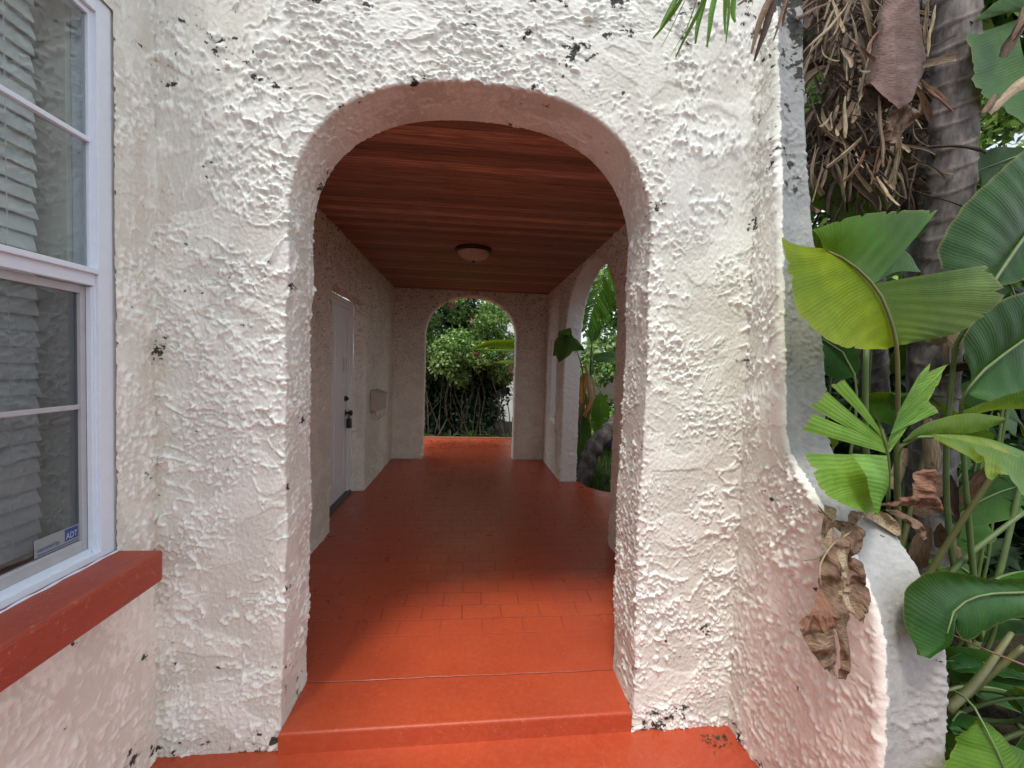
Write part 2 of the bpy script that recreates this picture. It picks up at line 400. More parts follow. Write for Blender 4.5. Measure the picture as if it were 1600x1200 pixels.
def deadmat(name, cA, cB, tr=.12):
    t = NT(name); uv = t.node('ShaderNodeUVMap').outputs[0]
    s = t.node('ShaderNodeSeparateXYZ', ins={0: uv}); P = t.pos()
    w = t.math('MULTIPLY_ADD', t.math('SINE', t.math('MULTIPLY', s.outputs[0], 1500.0)), .5, .5)
    isl = t.node('ShaderNodeNewGeometry').outputs['Random Per Island']
    c = t.mix(t.noise(P, 9, 4, .6), cA, cB)
    fib = t.node('ShaderNodeTexNoise', noise_dimensions='2D', ins={'Vector': t.node('ShaderNodeMapping', ins={'Vector': uv, 'Scale': (330, 5, 1)}).outputs[0], 'Scale': 1, 'Detail': 4}).outputs['Fac']
    c = t.mix(t.math('MULTIPLY', t.ramp(fib, [(.38, 1), (.6, 0)]), .6), c, tuple(x*.45 for x in cA))
    c = t.mix(t.math('MULTIPLY', t.math('MULTIPLY', t.math('SUBTRACT', s.outputs[1], .9), 10, clamp=True), .5), c, tuple(x*.4 for x in cA))
    c = t.mix(.8, c, t.ramp(isl, [(0, .45), (.5, .9), (.85, 1.3), (1, 1.7)]), 'MULTIPLY')
    c = t.mix(t.math('MULTIPLY', t.ramp(t.noise(P, 30, 4), [(.58, 0), (.7, 1)]), .5), c, (.05, .025, .015))
    t.base(c, .6, .3); t.bump(t.math('ADD', t.math('MULTIPLY', fib, .6), t.noise(P, 45, 4, .6)), .005, .9)
    tl = t.node('ShaderNodeBsdfTranslucent'); t.l.new(c, tl.inputs[0])
    mx = t.node('ShaderNodeMixShader', ins={0: tr, 1: t.b.outputs[0], 2: tl.outputs[0]})
    t.l.new(mx.outputs[0], t.out.inputs['Surface']); return t.m
M['dead'] = deadmat('dead_leaf_brown', (.12, .068, .04), (.33, .21, .13))
M['dead_tan'] = deadmat('dead_leaf_tan', (.28, .20, .12), (.52, .41, .27))
M['dead_red'] = deadmat('dead_leaf_rust', (.19, .085, .05), (.31, .165, .10))
M['dead_dark'] = deadmat('dead_leaf_dark', (.05, .03, .02), (.13, .08, .05))
M['dead_purple'] = deadmat('dead_leaf_purplish', (.15, .085, .07), (.27, .175, .145))
M['dead_mid'] = deadmat('dead_leaf_mid', (.09, .058, .038), (.22, .15, .10))
M['dead_orange'] = deadmat('dead_leaf_orange', (.40, .18, .03), (.52, .30, .07), .35)
def foliagemat(name, stops, tr=.3):
    t = NT(name); isl = t.node('ShaderNodeNewGeometry').outputs['Random Per Island']
    c = t.ramp(isl, stops)
    c = t.mix(.6, c, t.ramp(t.noise(t.pos(), 1.8, 3), [(.3, .45), (.7, 1.5)]), 'MULTIPLY')
    t.base(c, .45, .4)
    tl = t.node('ShaderNodeBsdfTranslucent'); t.l.new(c, tl.inputs[0])
    mx = t.node('ShaderNodeMixShader', ins={0: tr, 1: t.b.outputs[0], 2: tl.outputs[0]})
    t.l.new(mx.outputs[0], t.out.inputs['Surface']); return t.m
M['bush'] = foliagemat('bush_leaf', [(0, (.07, .16, .03)), (.5, (.20, .38, .08)), (.8, (.38, .54, .16)), (1, (.70, .76, .50))], .45)
M['tree'] = foliagemat('tree_leaf', [(0, (.04, .10, .015)), (.6, (.13, .24, .04)), (1, (.30, .42, .09))], .45)
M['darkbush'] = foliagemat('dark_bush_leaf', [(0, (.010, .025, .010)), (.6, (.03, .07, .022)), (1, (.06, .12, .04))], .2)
M['grass'] = foliagemat('grass_blade', [(0, (.04, .09, .015)), (.6, (.09, .18, .03)), (1, (.2, .26, .07))])
M['flower'] = foliagemat('magenta_bract', [(0, (.30, .03, .10)), (1, (.52, .10, .20))])
M['litter'] = foliagemat('litter', [(0, (.03, .015, .01)), (.7, (.12, .06, .03)), (1, (.28, .2, .1))], .05)
M['stem'] = simple('stem_green', (.10, .15, .045), .5, var=.3, scale=14)
M['stem_olive'] = simple('stem_olive', (.12, .12, .04), .5, var=.3, scale=14)
M['twig'] = simple('twig_bark', (.10, .075, .055), .85, var=.35, scale=25)
def bark():
    t = NT('ringed_bark'); P = t.pos()
    n = t.noise(t.pos((1, 1, .35)), 18, 5, .65)
    c = t.ramp(n, [(.3, (.04, .035, .034)), (.5, (.12, .105, .10)), (.72, (.26, .23, .21))])
    c = t.mix(t.math('MULTIPLY', t.ramp(t.noise(P, 7, 3), [(.55, 0), (.7, 1)]), .5), c, (.32, .31, .30))
    rg_ = t.node('ShaderNodeAttribute', attribute_name='ring').outputs['Fac']
    c = t.mix(t.math('MULTIPLY', rg_, t.ramp(n, [(.3, .3), (.6, .85)])), c, (.36, .29, .24))
    t.base(c, .85, .2); t.bump(t.noise(t.pos((1, 1, .2)), 60, 5, .7), .006, .8); return t.m
M['bark'] = bark()
def soil():
    t = NT('soil'); P = t.pos()
    t.base(t.mix(t.noise(P, 9, 6, .7), (.012, .010, .007), (.05, .04, .025)), .95, .1); t.bump(t.noise(P, 25, 5), .03, 1); return t.m
M['soil'] = soil()
M['whitewall'] = simple('far_white_wall', (.86, .86, .84), .8, var=.05)
M['blue'] = simple('blue_plastic', (.02, .08, .42), .4)
M['clay'] = simple('clay_brick', (.26, .07, .045), .85, var=.35, scale=14)

# ------------------------------------------------------------------ HOUSE
house = empty('house', (0, 1.8, 0), 'white rough stucco house with an arched open porch, red painted floor and wood plank ceiling', 'house')
YF, YB1 = 1.65, 1.915       # front arch wall
XL, XR, XRO = -1.11, 1.143, 1.36
CZ = 2.50
def arch_outline(x0, x1, z0, zs, zc, ds, p=2.35, bow=0.0):
    """U outline: up the left jamb, over a flattened arch, down the right"""
    nj = max(8, int((zs-z0)/ds)); na = max(24, int((x1-x0)*1.5/ds/2)*2)
    zz = np.linspace(z0, zs, nj, endpoint=False)
    L = np.stack([np.full(nj, x0), zz], 1)
    th = np.linspace(math.pi, 0, na+1)
    c, s = np.cos(th), np.sin(th)
    A = np.stack([(x0+x1)/2 + (x1-x0)/2*np.sign(c)*np.abs(c)**(2/p), zs + (zc-zs)*np.abs(s)**(2/p)], 1)
    d = np.r_[0, np.cumsum(np.linalg.norm(np.diff(A, axis=0), axis=1))]      # even spacing
    q = np.linspace(0, d[-1], na+1); A = np.stack([np.interp(q, d, A[:, k]) for k in (0, 1)], 1)
    Rr = np.stack([np.full(nj, x1), zz[::-1]], 1)
    return np.vstack([L, A, Rr]), nj, na
def rect_outer(o, nj, na, X0, X1, zs, ztop):
    out = o.copy()
    out[:nj, 0] = X0; out[-nj:, 0] = X1
    h = na//2
    # left half of the arch: up the side, then along the top
    lv, lh = ztop - zs, (X1 - X0)/2
    for k in range(na+1):
        u = k/na; sgn = 0 if u <= .5 else 1
        w = (u if u <= .5 else 1-u)*2*(lv+lh)
        x, z = (0, w) if w <= lv else (w-lv, lv)
        out[nj+k] = (X0 + x if sgn == 0 else X1 - x, zs + z)
    return out
def ring_wall(o, q, T, r, ds, tomap, both=True, coarse=1, faceB_outer=None, closed=False, wob=0.0):
    """rows: face A (outer->opening), rounded arris, reveal, arris, face B. tomap(s,z,depth)->xyz"""
    rows = []
    width = np.linalg.norm(o-q, axis=1).max()
    nf = max(6, int(width/ds))
    tang = np.gradient(o, axis=0); tang /= np.linalg.norm(tang, axis=1)[:, None] + 1e-9
    nrm = np.stack([-tang[:, 1], tang[:, 0]], 1)      # points away from the opening (to the wall)
    if ((q-o)*nrm).sum() < 0: nrm = -nrm
    oo = o + nrm*r
    for k in range(nf): rows.append((q + (oo-q)*(k/nf), 0.0))
    for a in np.linspace(0, math.pi/2, 6)[:-1]: rows.append((o + nrm*r*(1-math.sin(a)), r*(1-math.cos(a))))
    nr = max(3, int((T-2*r)/ds))
    for k in range(nr+1): rows.append((o, r + (T-2*r)*k/nr))
    if both:
        for a in np.linspace(0, math.pi/2, 6)[1:]: rows.append((o + nrm*r*(1-math.cos(a)), T - r + r*math.sin(a)))
        qb = q if faceB_outer is None else faceB_outer
        nf2 = max(4, nf//coarse)
        for k in range(1, nf2+1): rows.append((oo + (qb-oo)*(k/nf2), T))
    V = np.vstack([tomap(p[:, 0], p[:, 1], np.full(len(p), d)) for p, d in rows])
    Fc = gridfaces(len(rows), len(o))
    if closed:
        m = len(o); a = np.arange(len(rows)-1)*m
        Fc = np.vstack([Fc, np.stack([a+m-1, a+2*m-1, a+m, a], 1)])
    return V, Fc
def orient(V, Fc, want):
    """flip so that the first face points along want"""
    a, b, c, d = V[Fc[0]]
    n = np.cross(b-a, c-a)
    return Fc if np.dot(n, want) > 0 else Fc[:, ::-1]

# front wall with the large arch
o, nj, na = arch_outline(-.668, .70, -.10, 1.93, 2.452, .0044, 2.3)
# hand-trowelled opening: edges are not straight
wob = .005*np.sin(o[:, 1]*5.1+1) + .003*np.sin(o[:, 1]*13.7)
o[:, 0] += wob*np.where(o[:, 0] > 0, 1, -1)
q = rect_outer(o, nj, na, XL-.01, XR+.02, 1.93, 3.0)
V, Fc = ring_wall(o, q, YB1-YF, .011, .0048, lambda s, z, d: np.stack([s, YF+d, z], 1), coarse=8)
def soffit(V, N):   # the underside and jambs were trowelled smoother than the face
    inside = np.clip((V[:, 1]-YF-.004)/.012, 0, 1); return 1 - inside*np.where(V[:, 2] > 2.0, .70, .35)
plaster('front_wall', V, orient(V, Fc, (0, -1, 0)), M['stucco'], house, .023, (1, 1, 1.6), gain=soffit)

# rear wall with its arch
o, nj, na = arch_outline(-.66, .685, -.01, 1.80, 2.425, .014, 2.2)
q = rect_outer(o, nj, na, XL-.05, XRO, 1.80, 3.1)
V, Fc = ring_wall(o, q, .22, .03, .016, lambda s, z, d: np.stack([s, 6.43+d, z], 1), coarse=3)
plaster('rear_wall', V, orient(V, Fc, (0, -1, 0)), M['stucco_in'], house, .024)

# garden side wall: wide arch, then a narrow slit
o, nj, na = arch_outline(3.31, 5.185, -.01, 1.72, 2.46, .013, 2.1)
q = rect_outer(o, nj, na, 1.90, 5.40, 1.72, 3.1)
V1, F1 = ring_wall(o, q, XRO-XR, .022, .014, lambda s, z, d: np.stack([XR+d, s, z], 1)); F1 = orient(V1, F1, (-1, 0, 0))
n4 = 40
def loop(x0, x1, z0, z1):
    t = np.linspace(0, 1, n4, endpoint=False)[:, None]
    c = [np.array(p, float) for p in ((x0, z0), (x0, z1), (x1, z1), (x1, z0))]
    return np.vstack([c[k] + (c[(k+1) % 4]-c[k])*t for k in range(4)])
o, q = loop(5.60, 6.06, .67, 1.81), loop(5.40, 6.44, -.01, 3.1)
V2, F2 = ring_wall(o, q, XRO-XR, .02, .02, lambda s, z, d: np.stack([XR+d, s, z], 1), closed=True); F2 = orient(V2, F2, (-1, 0, 0))
plaster('garden_wall', np.vstack([V1, V2]), np.vstack([F1, F2+len(V1)]), M['stucco_in'], house, .020, bounce_or_white=lambda V: .95*np.clip((V[:, 0]-XR-.012)/.012, 0, 1))

# house side wall of the porch with the door recess
o, nj, na = arch_outline(3.64, 4.775, -.01, 1.985, 2.03, .012, 9.0)
q = rect_outer(o, nj, na, 1.90, 6.45, 1.985, 2.8)
V, Fc = ring_wall(o, q, .17, .035, .014, lambda s, z, d: np.stack([XL-d, s, z], 1), both=False)
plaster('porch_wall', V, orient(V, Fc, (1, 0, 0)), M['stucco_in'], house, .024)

# window wall (towards the camera)
WY0, WY1, WZ0, WZ1 = .50, 1.476, .772, 2.452
def sheet(us, vs, hole, tomap, depth):
    nu, nv = len(us), len(vs)
    U, W = np.meshgrid(us, vs, indexing='ij')
    V = tomap(U.ravel(), W.ravel(), np.zeros(nu*nv))
    Fs = []
    for i in range(nu-1):
        for j in range(nv-1):
            cu, cv = (us[i]+us[i+1])/2, (vs[j]+vs[j+1])/2
            if hole[0] < cu < hole[1] and hole[2] < cv < hole[3]: continue
            a = i*nv+j; Fs.append((a, a+nv, a+nv+1, a+1))
    return V, Fs
def lin(a, b, ds): return np.linspace(a, b, max(2, int(abs(b-a)/ds)+1))
us = np.unique(np.round(np.r_[lin(-1.2, WY0, .03), lin(WY0, 1.0, .02), lin(1.0, WY1, .006), lin(WY1, 1.67, .005)], 5))
vs = np.unique(np.round(np.r_[lin(-.1, WZ0, .0055), lin(WZ0, WZ1, .0055), lin(WZ1, 3.35, .01)], 5))
def wm(s, z, d): return np.stack([XL - .012*np.exp(-((s-1.6)/.03)**2)*0 + d, s, z], 1)
V, Fs = sheet(us, vs, (WY0, WY1, WZ0, WZ1), wm, .05)
Fc = orient(V, np.array(Fs), (1, 0, 0))
def diag(V, N): return .75 - .25*(V[:, 2] < .67)
plaster('window_wall', V, Fc, M['stucco'], house, .021, (1, 1.5, 1.1), shear=.45, gain=diag, bounce_or_white=lambda V: np.clip((.66-V[:, 2])*1.2, 0, .35))  # bounce from the red landing painted pink below the sill
# reveal strips round the window hole
rv = MB()
rv.box(XL-.09, XL-.012, WY1-.001, WY1+.02, WZ0, WZ1); rv.box(XL-.09, XL-.012, WY0-.02, WY0+.001, WZ0, WZ1)
rv.box(XL-.09, XL-.012, WY0-.02, WY1+.02, WZ1, WZ1+.02); rv.box(XL-.09, XL-.012, WY0-.02, WY1+.02, WZ0-.02, WZ0)
rv.build('window_reveal', M['whitewall'], house)

def N_(V): return np.where(V[:, 0] < XBI+.012, 1.0, .35)
# buttress wing at the right: flares towards the viewer near the ground
prof = [(3.35, 1.640), (2.75, 1.590), (2.08, 1.518), (1.367, 1.446), (1.18, 1.424), (1.07, 1.345), (.965, 1.222), (.865, 1.118), (.75, 1.046), (.60, 1.018), (.36, 1.008), (-.12, 1.005)]
prof = catmull([(0, y, z) for z, y in prof], 620)
s_ = np.r_[0, np.cumsum(np.linalg.norm(np.diff(prof, axis=0), axis=1))]
rows = []
XBI, r_ = 1.122, .022
for k, (_, yf, z) in enumerate(prof):
    flare = min(1, max(0, (1.2-z)/.6))
    xo = 1.305 + .03*flare + (-.055 if z > 2.2 else -.055*max(0, (z-1.4)/.8) if z > 1.4 else 0)
    back = YF + .02
    nb = 100; t = np.linspace(0, 1, nb)
    pts = [(XBI, back + (yf + r_ - back)*a) for a in t]
    pts += [(XBI + r_*(1-math.cos(a)), yf + r_ - r_*math.sin(a)) for a in np.linspace(0, math.pi/2, 6)[1:]]
    pts += [(XBI + r_ + (xo-2*r_-XBI)*a, yf + .012*math.sin(a*3.1)) for a in np.linspace(0, 1, 26)[1:]]
    pts += [(xo - r_ + r_*math.sin(a), yf + r_ - r_*math.cos(a)) for a in np.linspace(0, math.pi/2, 6)[1:]]
    pts += [(xo, yf + r_ + (1.93 - yf - r_)*a) for a in np.linspace(0, 1, 40)[1:]]
    rows.append([(x, y, z) for x, y in pts])
nb_c = len(rows[0]); V = np.array(rows).reshape(-1, 3)
Fc = orient(V, gridfaces(len(rows), nb_c), (-1, 0, 0))
ci = np.tile(np.arange(nb_c-1), len(rows)-1)
ri = np.repeat(np.arange(len(rows)-1), nb_c-1)
mi = np.where(ci >= 103 + .9*np.sin(ri*.045) + .8*np.sin(ri*.13+1), 1, 0)
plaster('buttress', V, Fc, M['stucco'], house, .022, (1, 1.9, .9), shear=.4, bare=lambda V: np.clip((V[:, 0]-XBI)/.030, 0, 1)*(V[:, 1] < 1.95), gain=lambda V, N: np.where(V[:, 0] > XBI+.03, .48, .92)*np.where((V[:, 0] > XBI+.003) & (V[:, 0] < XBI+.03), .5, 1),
        bounce_or_white=lambda V: np.clip((1.5-V[:, 2])*.42, 0, .5)*np.clip((1.60-V[:, 1])*12, .25, 1)*(N_(V))*1.0)  # red floor's bounce painted onto the lower buttress

# ceiling planks (one part), roof slab above
mb = MB(); y = 1.9
k = 0
while y < 6.45:
    dz = random.uniform(-.002, .002)
    mb.box(XL-.02, XR+.02, y+.0016, y+.0839, CZ+dz, CZ+.02+dz, .003); y += .0855; k += 1
mb.build('ceiling', M['wood'], house)
MB().box(-1.2, 1.40, 1.75, 6.75, 2.56, 2.60).build('roof', M['dark'], house)

# window sill
sb = MB(); sb.box(XL-.015, -.976, .42, 1.482, .671, .773, .011)
sb.build('window_sill', M['sillred'], house)
ck = MB(); ck.tube([(XL+.002+.002*math.sin(k*1.3), .5+k*.0245, .7735) for k in range(41)], [.0035+.0012*math.sin(k*2.1) for k in range(41)], 6); ck.build('caulk', M['vinyl'], house, True)
# window: casing (part) with sashes, panes, sticker
cs = MB(); XW = -1.118
cs.box(XW-.07, XW, WY1-.052, WY1-.001, WZ0+.001, WZ1-.001, .002)     # jamb right
cs.box(XW-.07, XW, WY0+.001, WY0+.05, WZ0+.001, WZ1-.001, .002)
cs.box(XW-.07, XW-.0005, WY0+.05, WY1-.052, WZ1-.045, WZ1-.001, .002)
cs.box(XW-.07, XW-.0005, WY0+.05, WY1-.052, WZ0+.001, WZ0+.022, .002)
cs.box(XW-.016, XW-.010, WY1-.058, WY1-.052, WZ0+.02, WZ1-.045)
win = cs.build('window', M['vinyl'], house)
us_ = MB()  # upper sash (outer track)
a0, a1 = WY0+.05, WY1-.0535
us_.box(XW-.030, XW-.008, a0, a1, 1.605, 1.652, .003)
us_.box(XW-.024, XW+.004, a0, a1, 1.640, 1.656, .002)
us_.box(XW-.030, XW-.012, a1-.012, a1, 1.652, WZ1-.046, .002)
us_.box(XW-.026, XW-.008, a0, a1-.012, 2.022, 2.036, .002)
us_.box(XW-.030, XW-.012, a0, a1-.012, WZ1-.062, WZ1-.046, .002)
us_.build('upper_sash', M['vinyl'], win)
ls_ = MB()  # lower sash sits further in, screen frame in front
ls_.box(XW-.048, XW-.030, a1-.024, a1-.001, .80, 1.603, .002)
ls_.box(XW-.048, XW-.030, a0, a1-.024, .796, .838, .003)
ls_.box(XW-.046, XW-.033, a0, a1-.024, 1.236, 1.250, .002)
ls_.box(XW-.048, XW-.030, a0, a1-.024, 1.58, 1.603, .002)
ls_.build('lower_sash', M['sashgrey'], win)
tr_ = MB()
tr_.box(XW-.028, XW-.014, a1-.009, a1-.002, .795, 1.602, .001)
tr_.box(XW-.028, XW-.016, a0, a1-.012, .794, .806, .001)
tr_.build('sash_track', M['vinyl'], win)
MB().add([(XW-.021, a0, 1.652), (XW-.021, a1-.012, 1.652), (XW-.021, a1-.012, WZ1-.062), (XW-.021, a0, WZ1-.062)], [(0, 1, 2, 3)]).build('pane', M['glass_up'], win)
MB().add([(XW-.040, a0, .838), (XW-.040, a1-.024, .838), (XW-.040, a1-.024, 1.58), (XW-.040, a0, 1.58)], [(0, 1, 2, 3)]).build('pane', M['glass_low'], win)
# security sticker on the lower pane
def text_mesh(txt, size, name='text'):
    cu = bpy.data.curves.new(name, 'FONT'); cu.body = txt; cu.size = size; cu.extrude = 0; cu.resolution_u = 3
    ob_ = bpy.data.objects.new(name, cu); COL.objects.link(ob_)
    me = bpy.data.meshes.new_from_object(ob_)
    V = np.array([v.co[:] for v in me.vertices]); Fs = [list(p.vertices) for p in me.polygons]
    bpy.data.objects.remove(ob_); bpy.data.curves.remove(cu); bpy.data.meshes.remove(me)
    return V, Fs
M['st_pale'] = simple('sticker_film', (.24, .27, .28), .4, var=.05)
M['st_blue'] = simple('sticker_blue', (.02, .05, .22), .4)
M['st_white'] = simple('sticker_white', (.45, .5, .56), .4, var=.02)
SX, SY0, SY1, SZ0, SZ1 = XW-.0385, 1.262, a1-.026, .842, .892
sv, sf, smi = [], [], []
def addst(V, Fs, m):
    n0 = sum(len(x) for x in sv)
    sv.append(np.array(V)); sf.extend([[i+n0 for i in f] for f in Fs]); smi.extend([m]*len(Fs))
def strect(y0, y1, z0, z1, m, x): addst([(x, y0, z0), (x, y1, z0), (x, y1, z1), (x, y0, z1)], [(0, 1, 2, 3)], m)
strect(SY0, SY1, SZ0, SZ1, 0, SX)
strect(SY1-.046, SY1-.004, SZ0+.012, SZ1-.004, 1, SX+.0006)
strect(SY0+.008, SY1-.006, SZ0+.004, SZ0+.0065, 1, SX+.0006)
tv, tf = text_mesh('ADT', .030); w = tv[:, 0].max()-tv[:, 0].min()
tv = np.stack([np.full(len(tv), SX+.0012), SY1-.043 + (tv[:, 0]-tv[:, 0].min())*(.036/w), SZ0+.017+tv[:, 1]*.85], 1); addst(tv, tf, 2)
tv, tf = text_mesh('secured by', .017); w = tv[:, 0].max()-tv[:, 0].min()
tv = np.stack([np.full(len(tv), SX+.0012), SY0+.008 + (tv[:, 0]-tv[:, 0].min())*((SY1-SY0-.070)/w), SZ0+.014+tv[:, 1]], 1); addst(tv, tf, 1)
st = mesh('sticker', np.vstack(sv), sf, None, win, smooth=False, mats=[M['st_pale'], M['st_blue'], M['st_white']], mi=smi)
st['label'] = 'small blue and white security sticker in the window corner'
# room behind
rm = MB()
rm.box(-3.2, -3.18, -1.0, 2.2, 0, 3.0); rm.box(-3.2, -1.2, 2.2, 2.22, 0, 3.0); rm.box(-3.2, -1.2, -1.02, -1.0, 0, 3.0)
rm.box(-3.2, -1.2, -1.0, 2.2, -.02, 0); rm.box(-3.2, -1.2, -1.0, 2.2, 3.0, 3.02)
rm.build('room', M['dark'], house)
rm = MB()
rm.box(-1.46, -1.19, 1.408, 1.44, .74, 2.48); rm.box(-1.46, -1.19, .45, 1.408, .74, .79); rm.box(-1.46, -1.19, .45, 1.408, 2.44, 2.48)
rm.box(-1.205, -1.19, .2, .52, .5, 2.8); rm.box(-1.205, -1.19, 1.44, 2.2, .0, 3.0); rm.box(-1.205, -1.19, -1, 2.2, 2.48, 3.0); rm.box(-1.205, -1.19, -1, 2.2, 0, .74)
rm.build('window_lining', M['jamb'], house)
# blind
blind = MB()
z = 2.42; k = 0
while z > .82:
    tilt = R(72 + 5*math.sin(k*1.7)); hw = .0255; dy = .0025*math.sin(k*2.3)
    cx, cz = -1.225, z
    dx, dz2 = hw*math.cos(tilt), hw*math.sin(tilt)
    y0, y1 = .5, 1.352 + dy
    n = 4; P0 = []
    for a in np.linspace(-1, 1, n+1):
        bul = .0012*(1-a*a)
        P0.append((cx + a*dx + bul*math.sin(tilt), cz - a*dz2 + bul*math.cos(tilt)))
    Vv = [(x, yy, zz) for x, zz in P0 for yy in (y0, y1)] + [(x-.0022, yy, zz-.0012) for x, zz in P0 for yy in (y0, y1)]
    Fv = []
    for i in range(n):
        Fv.append((2*i, 2*i+1, 2*i+3, 2*i+2)); b = 2*(n+1); Fv.append((b+2*i, b+2*i+2, b+2*i+3, b+2*i+1))
        Fv.append((2*i+1, b+2*i+1, b+2*i+3, 2*i+3))
    blind.add(Vv, Fv); z -= .0445; k += 1
bo = empty('window_blind', (-1.225, .9, .8), 'white horizontal slat blind hanging inside the double hung window', 'blind')
blind.build('slats', M['blind'], bo)
hb = MB().box(-1.255, -1.2, .5, 1.335, 2.425, 2.44, .003); hb.tube([(-1.198, 1.25, 2.43), (-1.198, 1.252, .85)], .0012, 5); hb.build('head_rail', M['blind'], bo)

# door
dslab = MB(); DX = -1.275
dslab.box(DX-.04, DX, 3.70, 4.685, .03, 2.0, .003)
for (y0, y1, z0, z1) in ((3.80, 4.13, 1.15, 1.87), (4.24, 4.58, 1.15, 1.87), (3.80, 4.13, .2, 1.0), (4.24, 4.58, .2, 1.0)):
    dslab.box(DX, DX+.006, y0, y1, z0, z0+.02); dslab.box(DX, DX+.006, y0, y1, z1-.02, z1); dslab.box(DX, DX+.006, y0, y0+.02, z0+.02, z1-.02); dslab.box(DX, DX+.006, y1-.02, y1, z0+.02, z1-.02)
door = dslab.build('door', M['doorwhite'], house)
fr = MB()
for (w0, w1, xx) in ((.0, .045, .030), (.045, .085, .018)):
    fr.box(DX-.05, DX+xx, 4.775-w1, 4.775-w0-.001, 0, 2.03-w0, .002)
    fr.box(DX-.05, DX+xx, 3.64+w0+.001, 3.64+w1, 0, 2.03-w0, .002)
    fr.box(DX-.05, DX+xx-.001, 3.64+w1, 4.775-w1, 2.03-w1, 2.03-w0, .002)
fr.build('door_frame', M['doorwhite'], door)
MB().box(DX-.04, DX+.045, 3.68, 4.73, .001, .028, .004).build('threshold', M['greyrub'], door)
MB().lathe([(0, .0), (.030, .0), (.030, .012), (.020, .016), (.018, .030), (.014, .034), (0, .034)], (DX, 4.60, 1.02), 'x', 20).build('deadbolt', M['black'], door, True)
MB().lathe([(0, .0), (.032, .0), (.032, .010), (.012, .014), (.011, .04), (.026, .048), (.030, .062), (.024, .075), (0, .078)], (DX, 4.60, .872), 'x', 20).build('door_knob', M['bronze'], door, True)
nt = MB().box(DX+.0005, DX+.0015, 4.50, 4.64, 1.30, 1.44).build('notice', simple('notice_paper', (.62, .60, .66), .6), door)
lb = empty('key_lockbox', (DX+.05, 4.60, .74), 'black key lockbox hanging from the white door knob', 'lockbox')
MB().box(DX+.022, DX+.066, 4.568, 4.632, .715, .815, .008).build('body', M['black'], lb, True)
MB().tube([(DX+.04, 4.578, .80), (DX+.04, 4.578, .875), (DX+.04, 4.59, .893), (DX+.04, 4.61, .893), (DX+.04, 4.622, .875), (DX+.04, 4.622, .80)], .004, 8).build('shackle', M['black'], lb, True)

# mailbox with newspaper hooks
mbx = empty('mailbox', (XL, 5.17, .86), 'small cream painted mailbox with two wire hooks beside the white door', 'mailbox')
b = MB()
y0, y1, x0, x1 = 4.99, 5.34, XL+.004, XL+.115
b.box(x0, x1, y0, y1, .855, 1.045, .004); b.build('box', M['mailbox'], mbx)
b = MB(); V = [(x0, y0-.006, 1.092), (x0, y1+.006, 1.092), (x1+.012, y0-.006, 1.045), (x1+.012, y1+.006, 1.045), (x0, y0-.006, 1.047), (x0, y1+.006, 1.047), (x1+.012, y0-.006, 1.030), (x1+.012, y1+.006, 1.030)]
b.add(V, [(0, 2, 3, 1), (4, 5, 7, 6), (0, 4, 6, 2), (1, 3, 7, 5), (2, 6, 7, 3), (0, 1, 5, 4)]); b.build('lid', M['mailbox'], mbx)
for yy in (5.07, 5.26):
    pts = [(x0+.02, yy, .856)] + [(x0+.05 - .05*math.cos(a), yy, .80 - .055*math.sin(a)) for a in np.linspace(0, math.pi, 9)] + [(x0+.10, yy, .83)]
    MB().tube(pts, .0035, 6).build('hook', M['mailbox'], mbx, True)

# ceiling lamp
lc = (.012, 4.12, CZ)
lp = empty('ceiling_lamp', (lc[0], lc[1], CZ), 'round flush ceiling lamp with marbled glass bowl and bronze rim on the plank ceiling', 'lamp')
MB().lathe([(0, -.001), (.172, -.001), (.176, -.010), (.170, -.022), (.160, -.030), (.150, -.034), (.146, -.028), (.0, -.028)], lc, 'z', 48).build('rim', M['bronze'], lp, True)
MB().lathe([(.149, -.032)] + [(.149*math.cos(a), -.034 - .078*math.sin(a)) for a in np.linspace(.05, math.pi/2-.03, 14)] + [(0, -.112)], lc, 'z', 48).build('glass_bowl', M['lampglass'], lp, True)
MB().lathe([(0, -.111), (.012, -.112), (.013, -.120), (.006, -.128), (0, -.131)], lc, 'z', 16).build('finial', M['bronze'], lp, True)

# ------------------------------------------------------------------ SETTING
def slab(name, poly, ztop, thick, mat, bev=.012):
    import bmesh
    bm = bmesh.new()
    vs_ = [bm.verts.new((x, y, ztop)) for x, y in poly]
    f = bm.faces.new(vs_)
    r = bmesh.ops.extrude_face_region(bm, geom=[f])
    for e in r['geom']:
        if isinstance(e, bmesh.types.BMVert): e.co.z -= thick
    bmesh.ops.recalc_face_normals(bm, faces=bm.faces[:])
    ed = [e for e in bm.edges if all(abs(v.co.z-ztop) < 1e-5 for v in e.verts)]
    bmesh.ops.bevel(bm, geom=ed, offset=bev, segments=3, affect='EDGES', profile=.5)
    me = bpy.data.meshes.new(name); bm.to_mesh(me); bm.free(); me.materials.append(mat)
    o_ = bpy.data.objects.new(name, me); COL.objects.link(o_); o_['kind'] = 'structure'; return o_
slab('porch_floor', [(-1.30, 1.90), (-.70, 1.90), (-.678, 1.632), (.700, 1.648), (.73, 1.90), (1.25, 1.90), (1.25, 3.0), (2.5, 3.0), (2.5, 4.50), (2.0, 4.58), (1.70, 4.70), (1.55, 4.80), (1.44, 4.95), (1.38, 5.2), (1.30, 5.4), (1.25, 6.2), (1.25, 8.25), (-2.4, 8.25), (-2.4, 6.6), (-1.30, 6.6)], 0.0, .16, M['floor'], .010)
slab('landing', [(-1.13, -1.6), (1.12, -1.6), (1.15, 1.70), (-1.13, 1.70)], -.082, .12, M['red'], .008)
g = MB(); g.add([(-60, -40, -.20), (60, -40, -.20), (60, 90, -.20), (-60, 90, -.20)], [(0, 1, 2, 3)])
tag(g.build('ground', M['soil']), kind='structure')
